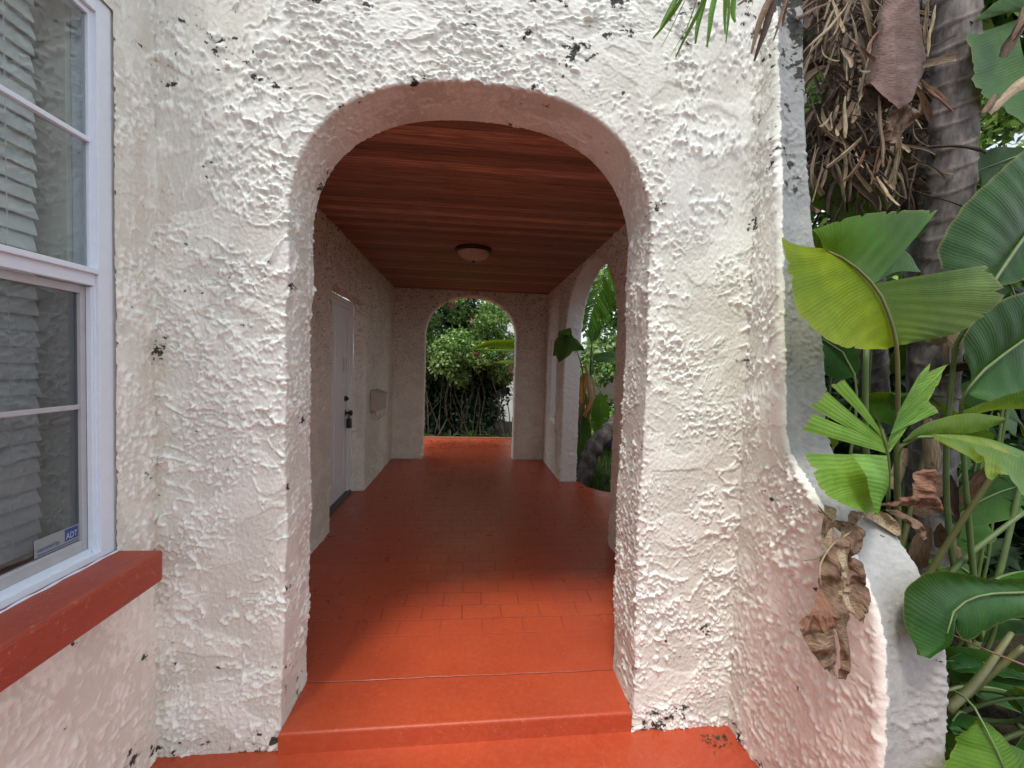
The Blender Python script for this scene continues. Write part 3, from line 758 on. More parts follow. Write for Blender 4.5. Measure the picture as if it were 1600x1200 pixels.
slab('edging_kerb', [(-2.4, 8.252), (1.25, 8.252), (1.25, 8.36), (-2.4, 8.36)], .02, .2, M['clay'], .01)

# ------------------------------------------------------------------ PLANT TOOLS
def patch(mb, mid, edge, nt=40, nr=12, bulge=.0, pleat=.0015, freq=70, jag=.0, dirn=None, t0=0.0, seed=0, crump=0.0):
    rg = np.random.default_rng(seed+11)
    A, B = catmull(mid, nt+1), catmull(edge, nt+1)
    L = np.linalg.norm(np.diff(B, axis=0), axis=1).sum()
    if jag:
        jj = rg.normal(0, jag, nt+1); kk = rg.random(nt+1) < .05; jj[kk] -= rg.uniform(.03, .09, kk.sum())
        B = B + (B-A)*jj[:, None]
    n = np.cross(A[-1]-A[0] + 1e-6, (B-A).mean(0)); n /= np.linalg.norm(n)+1e-9
    if dirn is not None and np.dot(n, dirn) < 0: n = -n
    T = np.linspace(0, 1, nt+1)
    rr = np.linspace(0, 1, nr+1)
    V = []; UV = []
    for i, t in enumerate(T):
        for r in rr:
            p = A[i] + (B[i]-A[i])*r + n*(bulge*math.sin(math.pi*r*.9) + pleat*math.sin(t*L*freq)*min(1, r*3))
            V.append(p); UV.append((t0 + t*L, r))
    if crump:
        V = np.array(V); V = V + (n if dirn is None else -np.array(dirn)/np.linalg.norm(dirn))*(fbm(V, 14, 3, .5, seed)*crump + (np.abs(fbm(V, 10, 2, .4, seed+5))-.12)*crump*3.0 + np.abs(fbm(V, 26, 2, .5, seed+8))*crump*.8)[:, None]
    mb.add(V, gridfaces(nt+1, nr+1), UV)
def W(pts): return [at(*p) for p in pts]
def gen_leaf(mb, base, d, up, L, Wd, droop=.4, fold=.35, nsplit=4, seed=0, tip=.55, crumple=0.0, gap=.25, sdroop=.12, nseg=36, slant=.35):
    """paddle leaf: blade on an arched midrib, torn between the side veins"""
    rg = np.random.default_rng(seed)
    d = Vector(d).normalized(); up = Vector(up); side = d.cross(up).normalized(); up = side.cross(d).normalized()
    base = Vector(base)
    mids = []; p = base.copy(); dd = d.copy(); n = nseg
    Zd = Vector((0, 0, -1))
    for i in range(n+1):
        mids.append(p.copy()); p += dd*(L/n); dd = (dd + Zd*(droop/n)*1.6).normalized()
    mids = np.array([m[:] for m in mids])
    def wid(t): return Wd*(max(t, 0)**.42)*(max(1-t, 0)**tip)*1.45
    for s in (-1, 1):
        cuts = [0.0] + sorted(rg.uniform(.12, .92, nsplit).tolist()) + [1.0]
        for a, b in zip(cuts[:-1], cuts[1:]):
            m = max(3, int((b-a)*n)); tc = (a+b)/2; sd = rg.uniform(.2, 1)*sdroop; tw = rg.normal(0, .12)
            nr = 7; V = []; UV = []
            for i in range(m+1):
                t = a + (b-a)*i/m
                for j in range(nr+1):
                    r = j/nr
                    tt = t + (tc-t)*gap*r*r if nsplit else t
                    f = tt*n; i0 = min(int(f), n-1); M0 = mids[i0]*(1-(f-i0)) + mids[i0+1]*(f-i0)
                    tg = Vector(mids[i0+1]-mids[i0]).normalized()
                    u2 = side.cross(tg).normalized()
                    w = wid(tt)*r
                    v = Vector(M0) + side*s*w*math.cos(fold) + u2*w*math.sin(fold) + tg*w*slant + Vector((0, 0, -1))*(sd*r*r*L*.5) + u2*tw*(t-tc)*r*Wd
                    if crumple: v += Vector((math.sin(v.z*31+seed), math.sin(v.x*37+v.z*11), math.cos(v.y*29)))*crumple*(r+.2)
                    V.append(v[:]); UV.append((tt*L*1.6, r))
            mb.add(V, gridfaces(m+1, nr+1), UV)
    return mids
def stalk(mb, pts, r0, r1, n=18, seg=8):
    P = catmull(pts, n); mb.tube(P, list(np.linspace(r0, r1, n)), seg)
def leaf_part(name, mat, parent, blades, stem=None, smat='stem', rib=None):
    o_ = blades.build(name, M[mat], parent, True)
    if stem is not None: stem.build('stalk', M[smat], o_, True)
    return o_
def ribbon(mb, p, d, L, w, rg, curl=1.0, sag=.8, n=14, roll=1.2, dry=False):
    d = Vector(d).normalized(); p = Vector(p)
    side = d.cross(Vector(rg.normal(0, 1, 3))).normalized(); wv, ph0 = rg.uniform(.05, .22), rg.uniform(0, 6)
    V = []; UV = []; k = rg.uniform(-1, 1)*curl; nr = 4
    for i in range(n+1):
        t = i/n; ww = w*(.35 + 1.0*math.sin(math.pi*min(1, t*.9+.08)))*.6 if not dry else w*.75*(.45 + .55*min(1, t*3.5))*(1 + wv*math.sin(t*7+ph0))*(1 if t < .93 else .72)
        nn = d.cross(side).normalized()
        for j in range(nr+1):
            a = (j/nr-.5)*2; q = a*roll
            V.append((p + side*math.sin(q)*ww/max(roll, .3) + nn*(1-math.cos(q))*ww/max(roll, .3))[:]); UV.append((t*L, j/nr) if not dry else (j/nr*w*1.6 + ph0, t*.9))
        p = p + d*(L/n)
        d = (d + Vector((0, 0, -1))*sag/n*1.5 + nn*k/n*1.2 + Vector(rg.normal(0, .05, 3))).normalized()
        side = (side + d.cross(side)*k*.9/n - d*side.dot(d)).normalized()
    mb.add(V, gridfaces(n+1, nr+1), UV)
def cloud(name, pts, size, mat, parent=None, seed=0, flat=.4, aspect=.55, label=None, cat=None):
    """many small folded leaves at given points"""
    rg = np.random.default_rng(seed); n = len(pts)
    d = rg.normal(0, 1, (n, 3)); d[:, 2] -= .35; d /= np.linalg.norm(d, axis=1)[:, None]
    u = rg.normal(0, 1, (n, 3)); u[:, 2] += 1/flat*.5
    s = np.cross(d, u); s /= np.linalg.norm(s, axis=1)[:, None]+1e-9
    nn = np.cross(s, d)
    L = size*rg.uniform(.6, 1.35, (n, 1)); w = L*aspect*.5
    a = pts; b = pts + d*L*.45 + s*w + nn*w*.3; c = pts + d*L; e = pts + d*L*.45 - s*w + nn*w*.3
    V = np.stack([a, b, c, e], 1).reshape(-1, 3)
    i = np.arange(n)*4
    Fc = np.vstack([np.stack([i, i+1, i+2], 1), np.stack([i, i+2, i+3], 1)])
    return mesh(name, V, Fc, mat, parent, smooth=False)
def blobs(n, centres, rg, shell=.55):
    """points spread in overlapping clumps, denser near each surface"""
    C = np.array(centres); w = C[:, 3]**2*1.0; idx = rg.choice(len(C), n, p=w/w.sum())
    d = rg.normal(0, 1, (n, 3)); d /= np.linalg.norm(d, axis=1)[:, None]
    r = C[idx, 3]*(shell + (1-shell)*rg.random(n)**.6)*rg.uniform(.75, 1.12, n)
    return C[idx, :3] + d*r[:, None]*np.array([1, 1, .85])

# ------------------------------------------------------------------ HERO PLANT by the buttress
base = at(1405, 1010, 1.55); base[2] = -.2
pl = empty('bird_of_paradise_plant', base, 'broad leaved bird of paradise plant with split green leaves leaning over the right stucco buttress', 'plant')
# leaf 1: three lobed, seen from beneath
b = MB()
patch(b, W([(1286, 388, 1.33), (1318, 405, 1.32), (1367, 443, 1.30)]), W([(1268, 360, 1.30), (1335, 338, 1.30), (1400, 330, 1.33), (1463, 329, 1.38)]), 44, 12, .010, jag=.004, t0=0)
patch(b, W([(1286, 388, 1.33), (1330, 412, 1.31), (1372, 455, 1.295), (1392, 505, 1.29), (1400, 540, 1.30)]),
      W([(1224, 369, 1.27), (1234, 420, 1.24), (1243, 462, 1.22), (1252, 492, 1.20), (1292, 527, 1.20), (1330, 543, 1.22), (1392, 545, 1.27)]), 60, 14, .018, jag=.005, t0=1)
patch(b, W([(1366, 443, 1.30), (1383, 480, 1.29), (1396, 515, 1.29), (1402, 540, 1.30)]),
      W([(1536, 415, 1.42), (1557, 440, 1.43), (1566, 462, 1.43), (1540, 490, 1.42), (1495, 520, 1.38), (1410, 539, 1.31)]), 50, 14, .016, jag=.006, t0=2)
LF = b.f; nA = 44*12; nB = nA + 60*14
leaf1_mi = [0]*nA + [1]*(nB-nA) + [2]*(len(LF)-nB)  # lobes coloured apart: backlit glow put into the left one's colour
s = MB(); stalk(s, W([(1290, 391, 1.327), (1330, 412, 1.303), (1372, 455, 1.284), (1393, 505, 1.28), (1401, 545, 1.29), (1403, 620, 1.32), (1401, 700, 1.36), (1402, 800, 1.42), (1405, 1000, 1.55)]), .0035, .013, 30)
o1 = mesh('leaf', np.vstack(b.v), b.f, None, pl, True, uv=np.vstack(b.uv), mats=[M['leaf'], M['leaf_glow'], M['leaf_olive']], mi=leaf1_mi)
s.build('stalk', M['stem_olive'], o1, True)
# leaf 2: torn fan, brightly lit
b = MB(); C2 = (1386, 708, 1.16)
patch(b, W([C2, (1388, 690, 1.16), (1400, 655, 1.165)]), W([(1392, 706, 1.165), (1440, 640, 1.19), (1467, 645, 1.20), (1452, 620, 1.20), (1468, 590, 1.20), (1481, 569, 1.21)]), 30, 6, .004, jag=.02)
patch(b, W([C2, (1400, 655, 1.165), (1432, 592, 1.18)]), W([(1400, 680, 1.17), (1455, 622, 1.20), (1480, 570, 1.21)]), 30, 8, .006, jag=.012)
patch(b, W([(1400, 650, 1.165), (1432, 592, 1.18)]), W([(1440, 610, 1.19), (1455, 567, 1.20)]), 16, 5, .003)
patch(b, W([(1384, 690, 1.16), (1378, 676, 1.16)]), W([(1298, 603, 1.12), (1318, 593, 1.12)]), 10, 14, .004, jag=.01)
patch(b, W([(1384, 700, 1.16), (1380, 684, 1.16)]), W([(1268, 636, 1.10), (1294, 612, 1.11)]), 12, 14, -.004, jag=.01, t0=.3)
patch(b, W([(1384, 708, 1.16), (1383, 694, 1.16)]), W([(1253, 672, 1.09), (1268, 646, 1.10)]), 12, 14, .005, jag=.01, t0=.6)
patch(b, W([(1386, 712, 1.16), (1387, 750, 1.14), (1366, 800, 1.10)]), W([(1261, 708, 1.07), (1292, 772, 1.04), (1364, 805, 1.07)]), 34, 12, .012, jag=.006)
patch(b, W([(1386, 712, 1.155), (1388, 760, 1.12), (1365, 804, 1.07)]), W([(1329, 709, 1.08), (1350, 745, 1.055), (1364, 803, 1.06)]), 28, 8, -.012, jag=.006)
s = MB(); stalk(s, W([(1378, 670, 1.155), (1386, 700, 1.16), (1389, 740, 1.17), (1388, 790, 1.25), (1396, 900, 1.42), (1404, 1005, 1.54)]), .0035, .011, 22)
patch(s, W([(1363, 640, 1.14), (1373, 662, 1.15), (1385, 700, 1.156)]), W([(1366, 644, 1.14), (1380, 670, 1.15), (1390, 702, 1.156)]), 8, 2, 0)
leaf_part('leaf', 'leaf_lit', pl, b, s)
# leaf 3: long leaf running off to the right, olive above, torn fresh green below
b = MB()
patch(b, W([(1405, 696, 1.33), (1460, 678, 1.34), (1520, 676, 1.36), (1570, 660, 1.40)]), W([(1410, 688, 1.33), (1445, 662, 1.35), (1510, 646, 1.37), (1568, 652, 1.40)]), 34, 8, .006)
leaf_part('leaf', 'leaf_olive', pl, b)
b = MB()
patch(b, W([(1458, 680, 1.32), (1510, 690, 1.30), (1560, 703, 1.29), (1630, 730, 1.30)]), W([(1470, 686, 1.25), (1530, 722, 1.20), (1538, 712, 1.2), (1546, 748, 1.17), (1574, 741, 1.17), (1600, 772, 1.16), (1640, 790, 1.16)]), 44, 10, .010, jag=.02)
patch(b, W([(1458, 678, 1.33), (1510, 680, 1.33), (1560, 690, 1.34), (1630, 718, 1.36)]), W([(1462, 684, 1.32), (1512, 692, 1.30), (1560, 705, 1.29), (1630, 732, 1.30)]), 30, 6, -.006)
patch(b, W([(1500, 655, 1.45), (1560, 640, 1.45), (1640, 640, 1.46)]), W([(1504, 640, 1.42), (1560, 620, 1.40), (1640, 595, 1.40)]), 26, 8, .012)
s = MB(); stalk(s, W([(1640, 735, 1.31), (1560, 704, 1.30), (1480, 684, 1.33), (1408, 696, 1.35), (1404, 800, 1.42), (1404, 1005, 1.56)]), .004, .011, 22)
leaf_part('leaf', 'leaf_yellow', pl, b, s)
# pale bluish leaf behind leaf 1
b = MB(); patch(b, W([(1368, 442, 1.42), (1400, 425, 1.44), (1440, 425, 1.46)]), W([(1400, 400, 1.44), (1415, 392, 1.46), (1436, 420, 1.47)]), 20, 6)
leaf_part('leaf', 'leaf_blue', pl, b)

# ------------------------------------------------------------------ plant with the big dark leaves, right edge
base = at(1560, 1100, 1.75); base[2] = -.2
pr = empty('bird_of_paradise_plant', base, 'large bird of paradise plant with broad dark pleated leaves at the right edge', 'plant')
b = MB()   # upper right leaf
patch(b, W([(1552, 440, 1.62), (1580, 400, 1.64), (1612, 355, 1.68), (1680, 270, 1.8)]), W([(1467, 420, 1.56), (1464, 385, 1.55), (1500, 325, 1.56), (1548, 278, 1.58), (1600, 234, 1.62), (1680, 190, 1.75)]), 50, 14, .02, .003, 60)
patch(b, W([(1552, 440, 1.62), (1580, 400, 1.64), (1612, 355, 1.68), (1680, 270, 1.8)]), W([(1560, 447, 1.60), (1600, 436, 1.62), (1640, 400, 1.65), (1700, 330, 1.75)]), 30, 8, .01, .003, 60)
s = MB(); stalk(s, W([(1680, 270, 1.78), (1612, 355, 1.665), (1552, 442, 1.60), (1500, 530, 1.66), (1490, 560, 1.7), (1480, 800, 1.76), (1530, 1100, 1.78)]), .004, .016, 24)
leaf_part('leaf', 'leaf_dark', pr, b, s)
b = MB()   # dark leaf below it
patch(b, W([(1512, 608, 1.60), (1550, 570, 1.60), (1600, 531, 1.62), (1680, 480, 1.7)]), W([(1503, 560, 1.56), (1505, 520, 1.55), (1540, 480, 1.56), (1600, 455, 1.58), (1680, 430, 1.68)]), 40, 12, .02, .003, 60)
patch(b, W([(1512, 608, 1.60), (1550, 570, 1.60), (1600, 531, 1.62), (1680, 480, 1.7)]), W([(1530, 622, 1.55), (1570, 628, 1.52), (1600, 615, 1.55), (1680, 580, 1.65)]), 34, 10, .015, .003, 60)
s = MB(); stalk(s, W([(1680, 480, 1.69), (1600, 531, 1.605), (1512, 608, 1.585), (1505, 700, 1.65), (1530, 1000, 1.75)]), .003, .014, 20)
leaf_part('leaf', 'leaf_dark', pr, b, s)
b = MB()   # low round leaf over the buttress corner
mid = W([(1660, 925, 1.25), (1600, 928, 1.17), (1545, 930, 1.10), (1510, 940, 1.06), (1485, 962, 1.02), (1478, 1000, .99), (1446, 1027, .97)])
patch(b, mid, W([(1660, 990, 1.2), (1600, 965, 1.12), (1560, 975, 1.07), (1506, 1001, 1.02), (1487, 968, 1.02), (1484, 1000, .985), (1448, 1028, .97)]), 44, 10, .010, jag=.008)
patch(b, mid, W([(1660, 900, 1.22), (1560, 905, 1.13), (1510, 897, 1.08), (1455, 894, 1.05), (1416, 928, 1.02), (1420, 985, .99), (1444, 1026, .97)]), 50, 12, .014, jag=.006)
s = MB(); stalk(s, W([(1480, 990, .985), (1487, 960, 1.012), (1512, 938, 1.052), (1548, 928, 1.09), (1600, 926, 1.16), (1660, 923, 1.24), (1640, 1100, 1.6)]), .002, .010, 24)
leaf_part('leaf', 'leaf_dark', pr, b, s)
b = MB()   # yellowing leaf at the bottom corner
mid = W([(1532, 1126, 1.02), (1552, 1160, .99), (1575, 1215, .95), (1590, 1290, .92)])
patch(b, mid, W([(1530, 1128, 1.02), (1497, 1152, 1.0), (1495, 1165, 1.0), (1470, 1215, .97), (1480, 1290, .93)]), 34, 10, .012, jag=.015)
patch(b, mid, W([(1534, 1127, 1.02), (1560, 1145, 1.03), (1572, 1160, 1.03), (1608, 1185, 1.03), (1680, 1290, .98)]), 34, 10, .012, jag=.012)
s = MB(); stalk(s, W([(1575, 1215, .945), (1552, 1160, .985), (1532, 1124, 1.015), (1515, 1096, 1.06), (1485, 1082, 1.15), (1470, 1120, 1.5)]), .002, .008, 20)
leaf_part('leaf', 'leaf_yellow', pr, b, s)
b = MB()   # pale torn leaf top right
patch(b, W([(1590, 30, 1.95), (1600, 90, 1.93), (1640, 200, 1.9)]), W([(1514, 52, 1.86), (1524, 100, 1.85), (1530, 138, 1.85), (1600, 190, 1.85)]), 26, 10, .02, jag=.02)
patch(b, W([(1590, 10, 1.95), (1680, 60, 1.95)]), W([(1518, 35, 1.9), (1560, 0, 1.9), (1660, -60, 1.95)]), 26, 8, .02, jag=.02)
leaf_part('leaf', 'leaf_blue', pr, b)
for k, pts in enumerate(([(1580, 990, 1.5), (1530, 1060, 1.35), (1480, 1110, 1.3)], [(1620, 640, 1.8), (1560, 900, 1.8), (1500, 1080, 1.8)], [(1560, 730, 1.6), (1480, 850, 1.7), (1400, 980, 1.8)], [(1600, 800, 1.7), (1500, 880, 1.75), (1440, 960, 1.8)], [(1480, 560, 1.95), (1350, 1100, 1.9)], [(1354, 545, 1.6), (1352, 640, 1.62), (1360, 1000, 1.8)], [(1600, 1010, 1.4), (1480, 1110, 1.5)])):
    sm = MB(); stalk(sm, W(pts), .010, .016, 14); sm.build('stalk', M['stem' if k % 2 else 'stem_olive'], pr, True)
sm = MB(); stalk(sm, W([(1485, 990, 1.15), (1540, 1015, 1.12), (1640, 1055, 1.05)]), .003, .003, 10); sm.build('dry_stalk', M['dead'], pr, True)
# random dark filler leaves for depth, individually seated in the same clump
def filler(parent, n, xr, yr, zr, Lr, seed, mats, face=(-.5, -1, .2)):
    rg = np.random.default_rng(seed)
    for k in range(n):
        p = (rg.uniform(*xr), rg.uniform(*yr), rg.uniform(*zr))
        L = rg.uniform(*Lr); a = rg.uniform(0, 2*math.pi)
        d = Vector((math.cos(a), math.sin(a)*.6, rg.uniform(.1, 1.3))).normalized()
        upv = Vector(face) + Vector(rg.normal(0, .45, 3))
        b_ = MB(); mids = gen_leaf(b_, p, d, upv, L, L*.25, rg.uniform(.3, 1.1), rg.uniform(.1, .4), int(rg.integers(1, 6)), int(rg.integers(1e6)), crumple=.004)
        s_ = MB(); root = Vector(p); g0 = Vector((p[0]+rg.uniform(-.2, .2), p[1]+rg.uniform(.0, .3), -.2))
        stalk(s_, [mids[-6][:], mids[len(mids)//2][:], mids[0][:], ((root*.6+g0*.4) - d*.08)[:], g0[:]], .003, .013, 20, 6)
        leaf_part('leaf', mats[int(rg.integers(len(mats)))], parent, b_, s_)
filler(pr, 16, (1.62, 2.5), (1.25, 1.8), (-.15, .12), (.3, .5), 56, ['leaf_dark', 'leaf_dark', 'leaf'])
filler(pr, 22, (1.75, 3.0), (1.75, 2.6), (-.1, .5), (.4, .7), 55, ['leaf_dark', 'leaf_dark', 'leaf'])
filler(pr, 12, (2.0, 3.4), (2.0, 2.8), (1.6, 2.8), (.6, .9), 57, ['leaf_dark', 'leaf'])
filler(pr, 26, (1.9, 3.2), (1.9, 3.0), (.1, 1.5), (.45, .8), 5, ['leaf_dark', 'leaf_dark', 'leaf', 'leaf_blue'])

# ------------------------------------------------------------------ trunks
def trunk(name, label, pts, r0, r1, ringgap, seed, group=None):
    rg = np.random.default_rng(seed)
    P = catmull(pts, 420); L = np.r_[0, np.cumsum(np.linalg.norm(np.diff(P, axis=0), axis=1))]
    root = empty(name, P[0], label, 'tree', group)
    seg = 40; V = []; RC = []
    rings = np.cumsum(rg.uniform(ringgap*.7, ringgap*1.3, 60)); tilt = rg.uniform(-.35, .35, 60); ph = rg.uniform(0, 6.28, 60)
    ax = Vector(P[-1]-P[0]).normalized(); a = ax.cross(Vector((0, 1, 0))).normalized(); bb = ax.cross(a)
    for i, p in enumerate(P):
        r = r0 + (r1-r0)*i/len(P)
        for k in range(seg):
            q = 2*math.pi*k/seg
            s0 = L[i] + r*.55*math.sin(q+1.1)
            j = np.searchsorted(rings, s0); dd = min(abs(s0-rings[max(j-1, 0)]), abs(rings[min(j, 59)]-s0))
            fr_ = (s0 - rings[max(j-1, 0)])/ringgap
            rr = r*(1 + .055*math.exp(-(dd/.008)**2) + .05*(1-min(1, max(0, fr_))) + .02*math.sin(q*3+j*2.1))
            V.append((Vector(p) + (a*math.cos(q) + bb*math.sin(q))*rr)[:]); RC.append(math.exp(-(dd/.006)**2))
    me_f = []
    for i in range(len(P)-1):
        for k in range(seg):
            k2 = (k+1) % seg; me_f.append((i*seg+k, i*seg+k2, (i+1)*seg+k2, (i+1)*seg+k))
    to = mesh('trunk', V, me_f, M['bark'], root); ra = to.data.attributes.new('ring', 'FLOAT_COLOR', 'POINT')
    ra.data.foreach_set('color', np.repeat(np.array(RC)[:, None], 4, 1).ravel())
    return root
def W0(pts):
    q = W(pts); q[0][2] = -.2; return q
T1 = trunk('palm_tree', 'thick ringed palm trunk with a skirt of dead brown leaves, right of the buttress', W0([(1440, 1050, 2.0), (1452, 800, 2.0), (1462, 560, 2.0), (1484, 300, 2.0), (1492, 100, 2.0), (1496, -200, 2.0)]), .098, .088, .105, 3)
T2 = trunk('palm_tree', 'thinner ringed palm trunk half hidden behind the thick one', W0([(1440, 1000, 2.35), (1445, 600, 2.35), (1440, 300, 2.35), (1445, -150, 2.35)]), .085, .075, .10, 4)
T3 = trunk('palm_tree', 'shaded palm trunk nearest the stucco corner, wrapped in dry leaves', W0([(1370, 1000, 2.7), (1365, 600, 2.7), (1350, 200, 2.7), (1340, -150, 2.7)]), .085, .075, .10, 5)
# old leaf bases on lower part of trunk 1
rg = np.random.default_rng(21)
for k in range(16):
    px, py = rg.uniform(1405, 1500), rg.uniform(470, 930)
    p = at(px, py, 1.86 + abs(px-1455)*.001)
    b = MB(); ribbon(b, p, (rg.normal(0, .5), -.15, rg.choice([-1, .9])), rg.uniform(.12, .30), rg.uniform(.035, .065), rg, .8, .3, 16, 1.0, dry=True)
    b.build('leaf_base', M[['dead', 'dead_tan', 'dead_dark'][k % 3]], T1, True)
# big hanging dead leaves in front of the trunks
def dead_leaf(parent, mid, left, right, mat='dead', nt=40, jag=.02, bulge=.03, dirn=(0, -1, 0), crump=.018):
    b = MB()
    if left: patch(b, W(mid), W(left), nt, 16, bulge, 0, 60, jag, dirn=dirn, crump=crump)
    if right: patch(b, W(mid), W(right), nt, 16, bulge, 0, 60, jag, dirn=dirn, crump=crump)
    return b.build('dead_leaf', M[mat], parent, True)
dead_leaf(T1, [(1405, -20, 1.62), (1400, 60, 1.58), (1402, 120, 1.56), (1405, 170, 1.56)], [(1388, -20, 1.64), (1370, 60, 1.66), (1352, 130, 1.68), (1362, 130, 1.60)], [(1418, -20, 1.62), (1432, 50, 1.64), (1440, 110, 1.66), (1412, 160, 1.58)], 'dead_purple', bulge=.035, jag=.003, crump=.005)
dead_leaf(T1, [(1360, 100, 1.66), (1352, 150, 1.64), (1358, 175, 1.64)], [(1372, 128, 1.60), (1390, 145, 1.57), (1402, 158, 1.56)], None, 'dead_dark', bulge=-.02)
dead_leaf(T1, [(1432, 165, 1.6), (1410, 185, 1.6), (1385, 225, 1.6)], [(1425, 190, 1.64), (1405, 210, 1.64), (1385, 228, 1.62)], [(1395, 165, 1.58), (1382, 190, 1.58), (1380, 220, 1.6)], 'dead', bulge=.02)
def strip(parent, p0, p1, w, Y0, Y1, mat, seed, sag=.15):
    rg = np.random.default_rng(seed); A, Bp = at(*p0, Y0), at(*p1, Y1)
    L = np.linalg.norm(Bp-A); b = MB(); d = (Bp-A)/L
    d2 = Vector(d) + Vector((0, 0, sag*.6)); ribbon(b, A, d2, L, w, rg, .35, sag, 18, 1.1 + .5*(seed % 3), dry=True)
    return b.build('dead_leaf', M[mat], parent, True)
for k, (p0, p1, w) in enumerate([((1372, 150), (1375, 258), .026), ((1400, 15), (1401, 68), .022), ((1405, 160), (1398, 283), .026), ((1430, 110), (1478, 180), .028), ((1430, 120), (1475, 160), .024), ((1425, 130), (1468, 182), .026), ((1428, 105), (1495, 92), .05), ((1385, 40), (1345, 80), .028), ((1360, 110), (1322, 128), .02), ((1395, 120), (1350, 75), .02), ((1450, 0), (1448, 70), .03), ((1420, 0), (1436, 60), .03), ((1460, 10), (1440, 90), .035), ((1385, 190), (1372, 270), .024), ((1405, 225), (1385, 300), .03), ((1380, 215), (1365, 290), .02), ((1320, 150), (1308, 215), .03), ((1335, 160), (1310, 200), .03), ((1345, 215), (1303, 260), .035), ((1350, 235), (1330, 290), .03), ((1395, 262), (1410, 285), .02), ((1300, 0), (1240, 45), .022), ((1310, 5), (1262, 70), .022), ((1275, 0), (1235, 20), .016), ((1328, 0), (1290, 90), .02)]):
    strip(T1, p0, p1, w*.62, 1.60+.01*(k % 5), 1.58+.02*(k % 4), ['dead_tan', 'dead', 'dead_tan', 'dead_red'][k % 4], 100+k)
# right-hand curled dry leaf near the far right
strip(T1, (1620, 110), (1535, 148), .05, 1.75, 1.7, 'dead_tan', 61, .1); strip(T1, (1560, 145), (1535, 175), .035, 1.72, 1.7, 'dead', 62)
strip(T1, (1610, 20), (1570, 75), .035, 1.78, 1.75, 'dead_dark', 63); strip(T1, (1600, 10), (1590, 60), .03, 1.78, 1.75, 'dead', 64)
# fibrous mass of dry leaves behind
rg = np.random.default_rng(31)
b1, b2 = MB(), MB()
for k in range(900):
    px = rg.uniform(1262, 1440); py = rg.uniform(-70, 300)
    p = at(px, py, rg.uniform(1.95, 2.5))
    wd = rg.uniform(.018, .045) if k % 5 == 0 else rg.uniform(.004, .015)
    ribbon(b1 if k % 2 else b2, p, (rg.normal(0, .7), rg.normal(-.1, .3), -rg.uniform(-.2, 1.2)), rg.uniform(.10, .34), wd, rg, 1.6, .7, 9, 1.3, dry=True)
tag(b1.build('dry_leaf_skirt', M['dead_mid'], T3, True), kind='stuff'); tag(b2.build('dry_leaf_fibres', M['dead_dark'], T2, True), kind='stuff')
b1 = MB()
for k in range(90):
    px = rg.uniform(1265, 1430); py = rg.uniform(-60, 280)
    ribbon(b1, at(px, py, rg.uniform(1.8, 2.0)), (rg.normal(0, .5), rg.normal(-.1, .3), -1), rg.uniform(.10, .26), rg.uniform(.006, .016), rg, 1.4, .6, 10, 1.1, dry=True)
tag(b1.build('dry_leaf_skirt', M['dead_tan'], T2, True), kind='stuff')

# dead leaf hanging on the buttress flare
dl = empty('dead_leaf', at(1340, 800, 1.2), 'large crumpled brown dead leaf draped down the side of the right buttress', 'dead leaf')
def dl_patch(mid, edge, mat, bulge=.01, name='blade'):
    b = MB(); patch(b, W(mid), W(edge), 64, 26, bulge, 0, 90, .012, dirn=(-.5, -1, 0), crump=.024); return b.build(name, M[mat], dl, True)
dl_patch([(1338, 820, 1.10), (1300, 850, 1.05), (1280, 890, 1.02), (1285, 930, 1.0), (1310, 1000, .96), (1312, 1065, .94)], [(1345, 840, 1.11), (1340, 860, 1.09), (1310, 900, 1.05), (1325, 960, 1.01), (1318, 1020, .97), (1318, 1066, .94)], 'dead', .018)
dl_patch([(1285, 925, 1.0), (1268, 950, .97), (1250, 980, .95)], [(1305, 975, .96), (1300, 985, .95), (1250, 988, .95)], 'dead_red', .012)
dl_patch([(1250, 985, .95), (1260, 1005, .94), (1275, 1030, .93), (1302, 1060, .93)], [(1300, 980, .95), (1306, 1000, .945), (1308, 1030, .94), (1306, 1062, .93)], 'dead', .010)
dl_patch([(1320, 870, 1.06), (1330, 900, 1.05), (1325, 940, 1.03), (1345, 975, 1.0)], [(1345, 880, 1.08), (1350, 920, 1.06), (1357, 925, 1.05), (1346, 978, 1.0)], 'dead', .014)
dl_patch([(1306, 860, 1.04), (1312, 890, 1.02), (1310, 930, 1.0)], [(1330, 850, 1.06), (1322, 890, 1.03), (1312, 932, 1.0)], 'dead_tan', .008)
dl_patch([(1325, 915, 1.02), (1322, 945, 1.0), (1338, 968, .99)], [(1333, 915, 1.03), (1330, 940, 1.01), (1342, 970, .99)], 'dead_tan', .004)
dl_patch([(1345, 805, 1.15), (1320, 815, 1.12), (1300, 812, 1.1), (1280, 790, 1.08)], [(1345, 820, 1.13), (1325, 840, 1.1), (1300, 825, 1.08), (1284, 838, 1.06)], 'dead', .01)
dl_patch([(1290, 790, 1.12), (1284, 830, 1.08), (1283, 858, 1.05)], [(1308, 800, 1.12), (1305, 820, 1.09), (1292, 860, 1.06)], 'dead_tan', .01)
b = MB(); stalk(b, W([(1348, 806, 1.15), (1330, 830, 1.10), (1300, 852, 1.045), (1281, 885, 1.01), (1283, 915, .99)]), .0035, .0018, 16); stalk(b, W([(1290, 864, 1.04), (1275, 873, 1.03), (1257, 876, 1.02)]), .002, .0015, 6)
b.build('stalk', M['dead_tan'], dl, True)
dl2 = empty('dead_leaf', at(1420, 790, 1.3), 'rust brown curled dead leaf resting against the plant stems above the buttress', 'dead leaf')
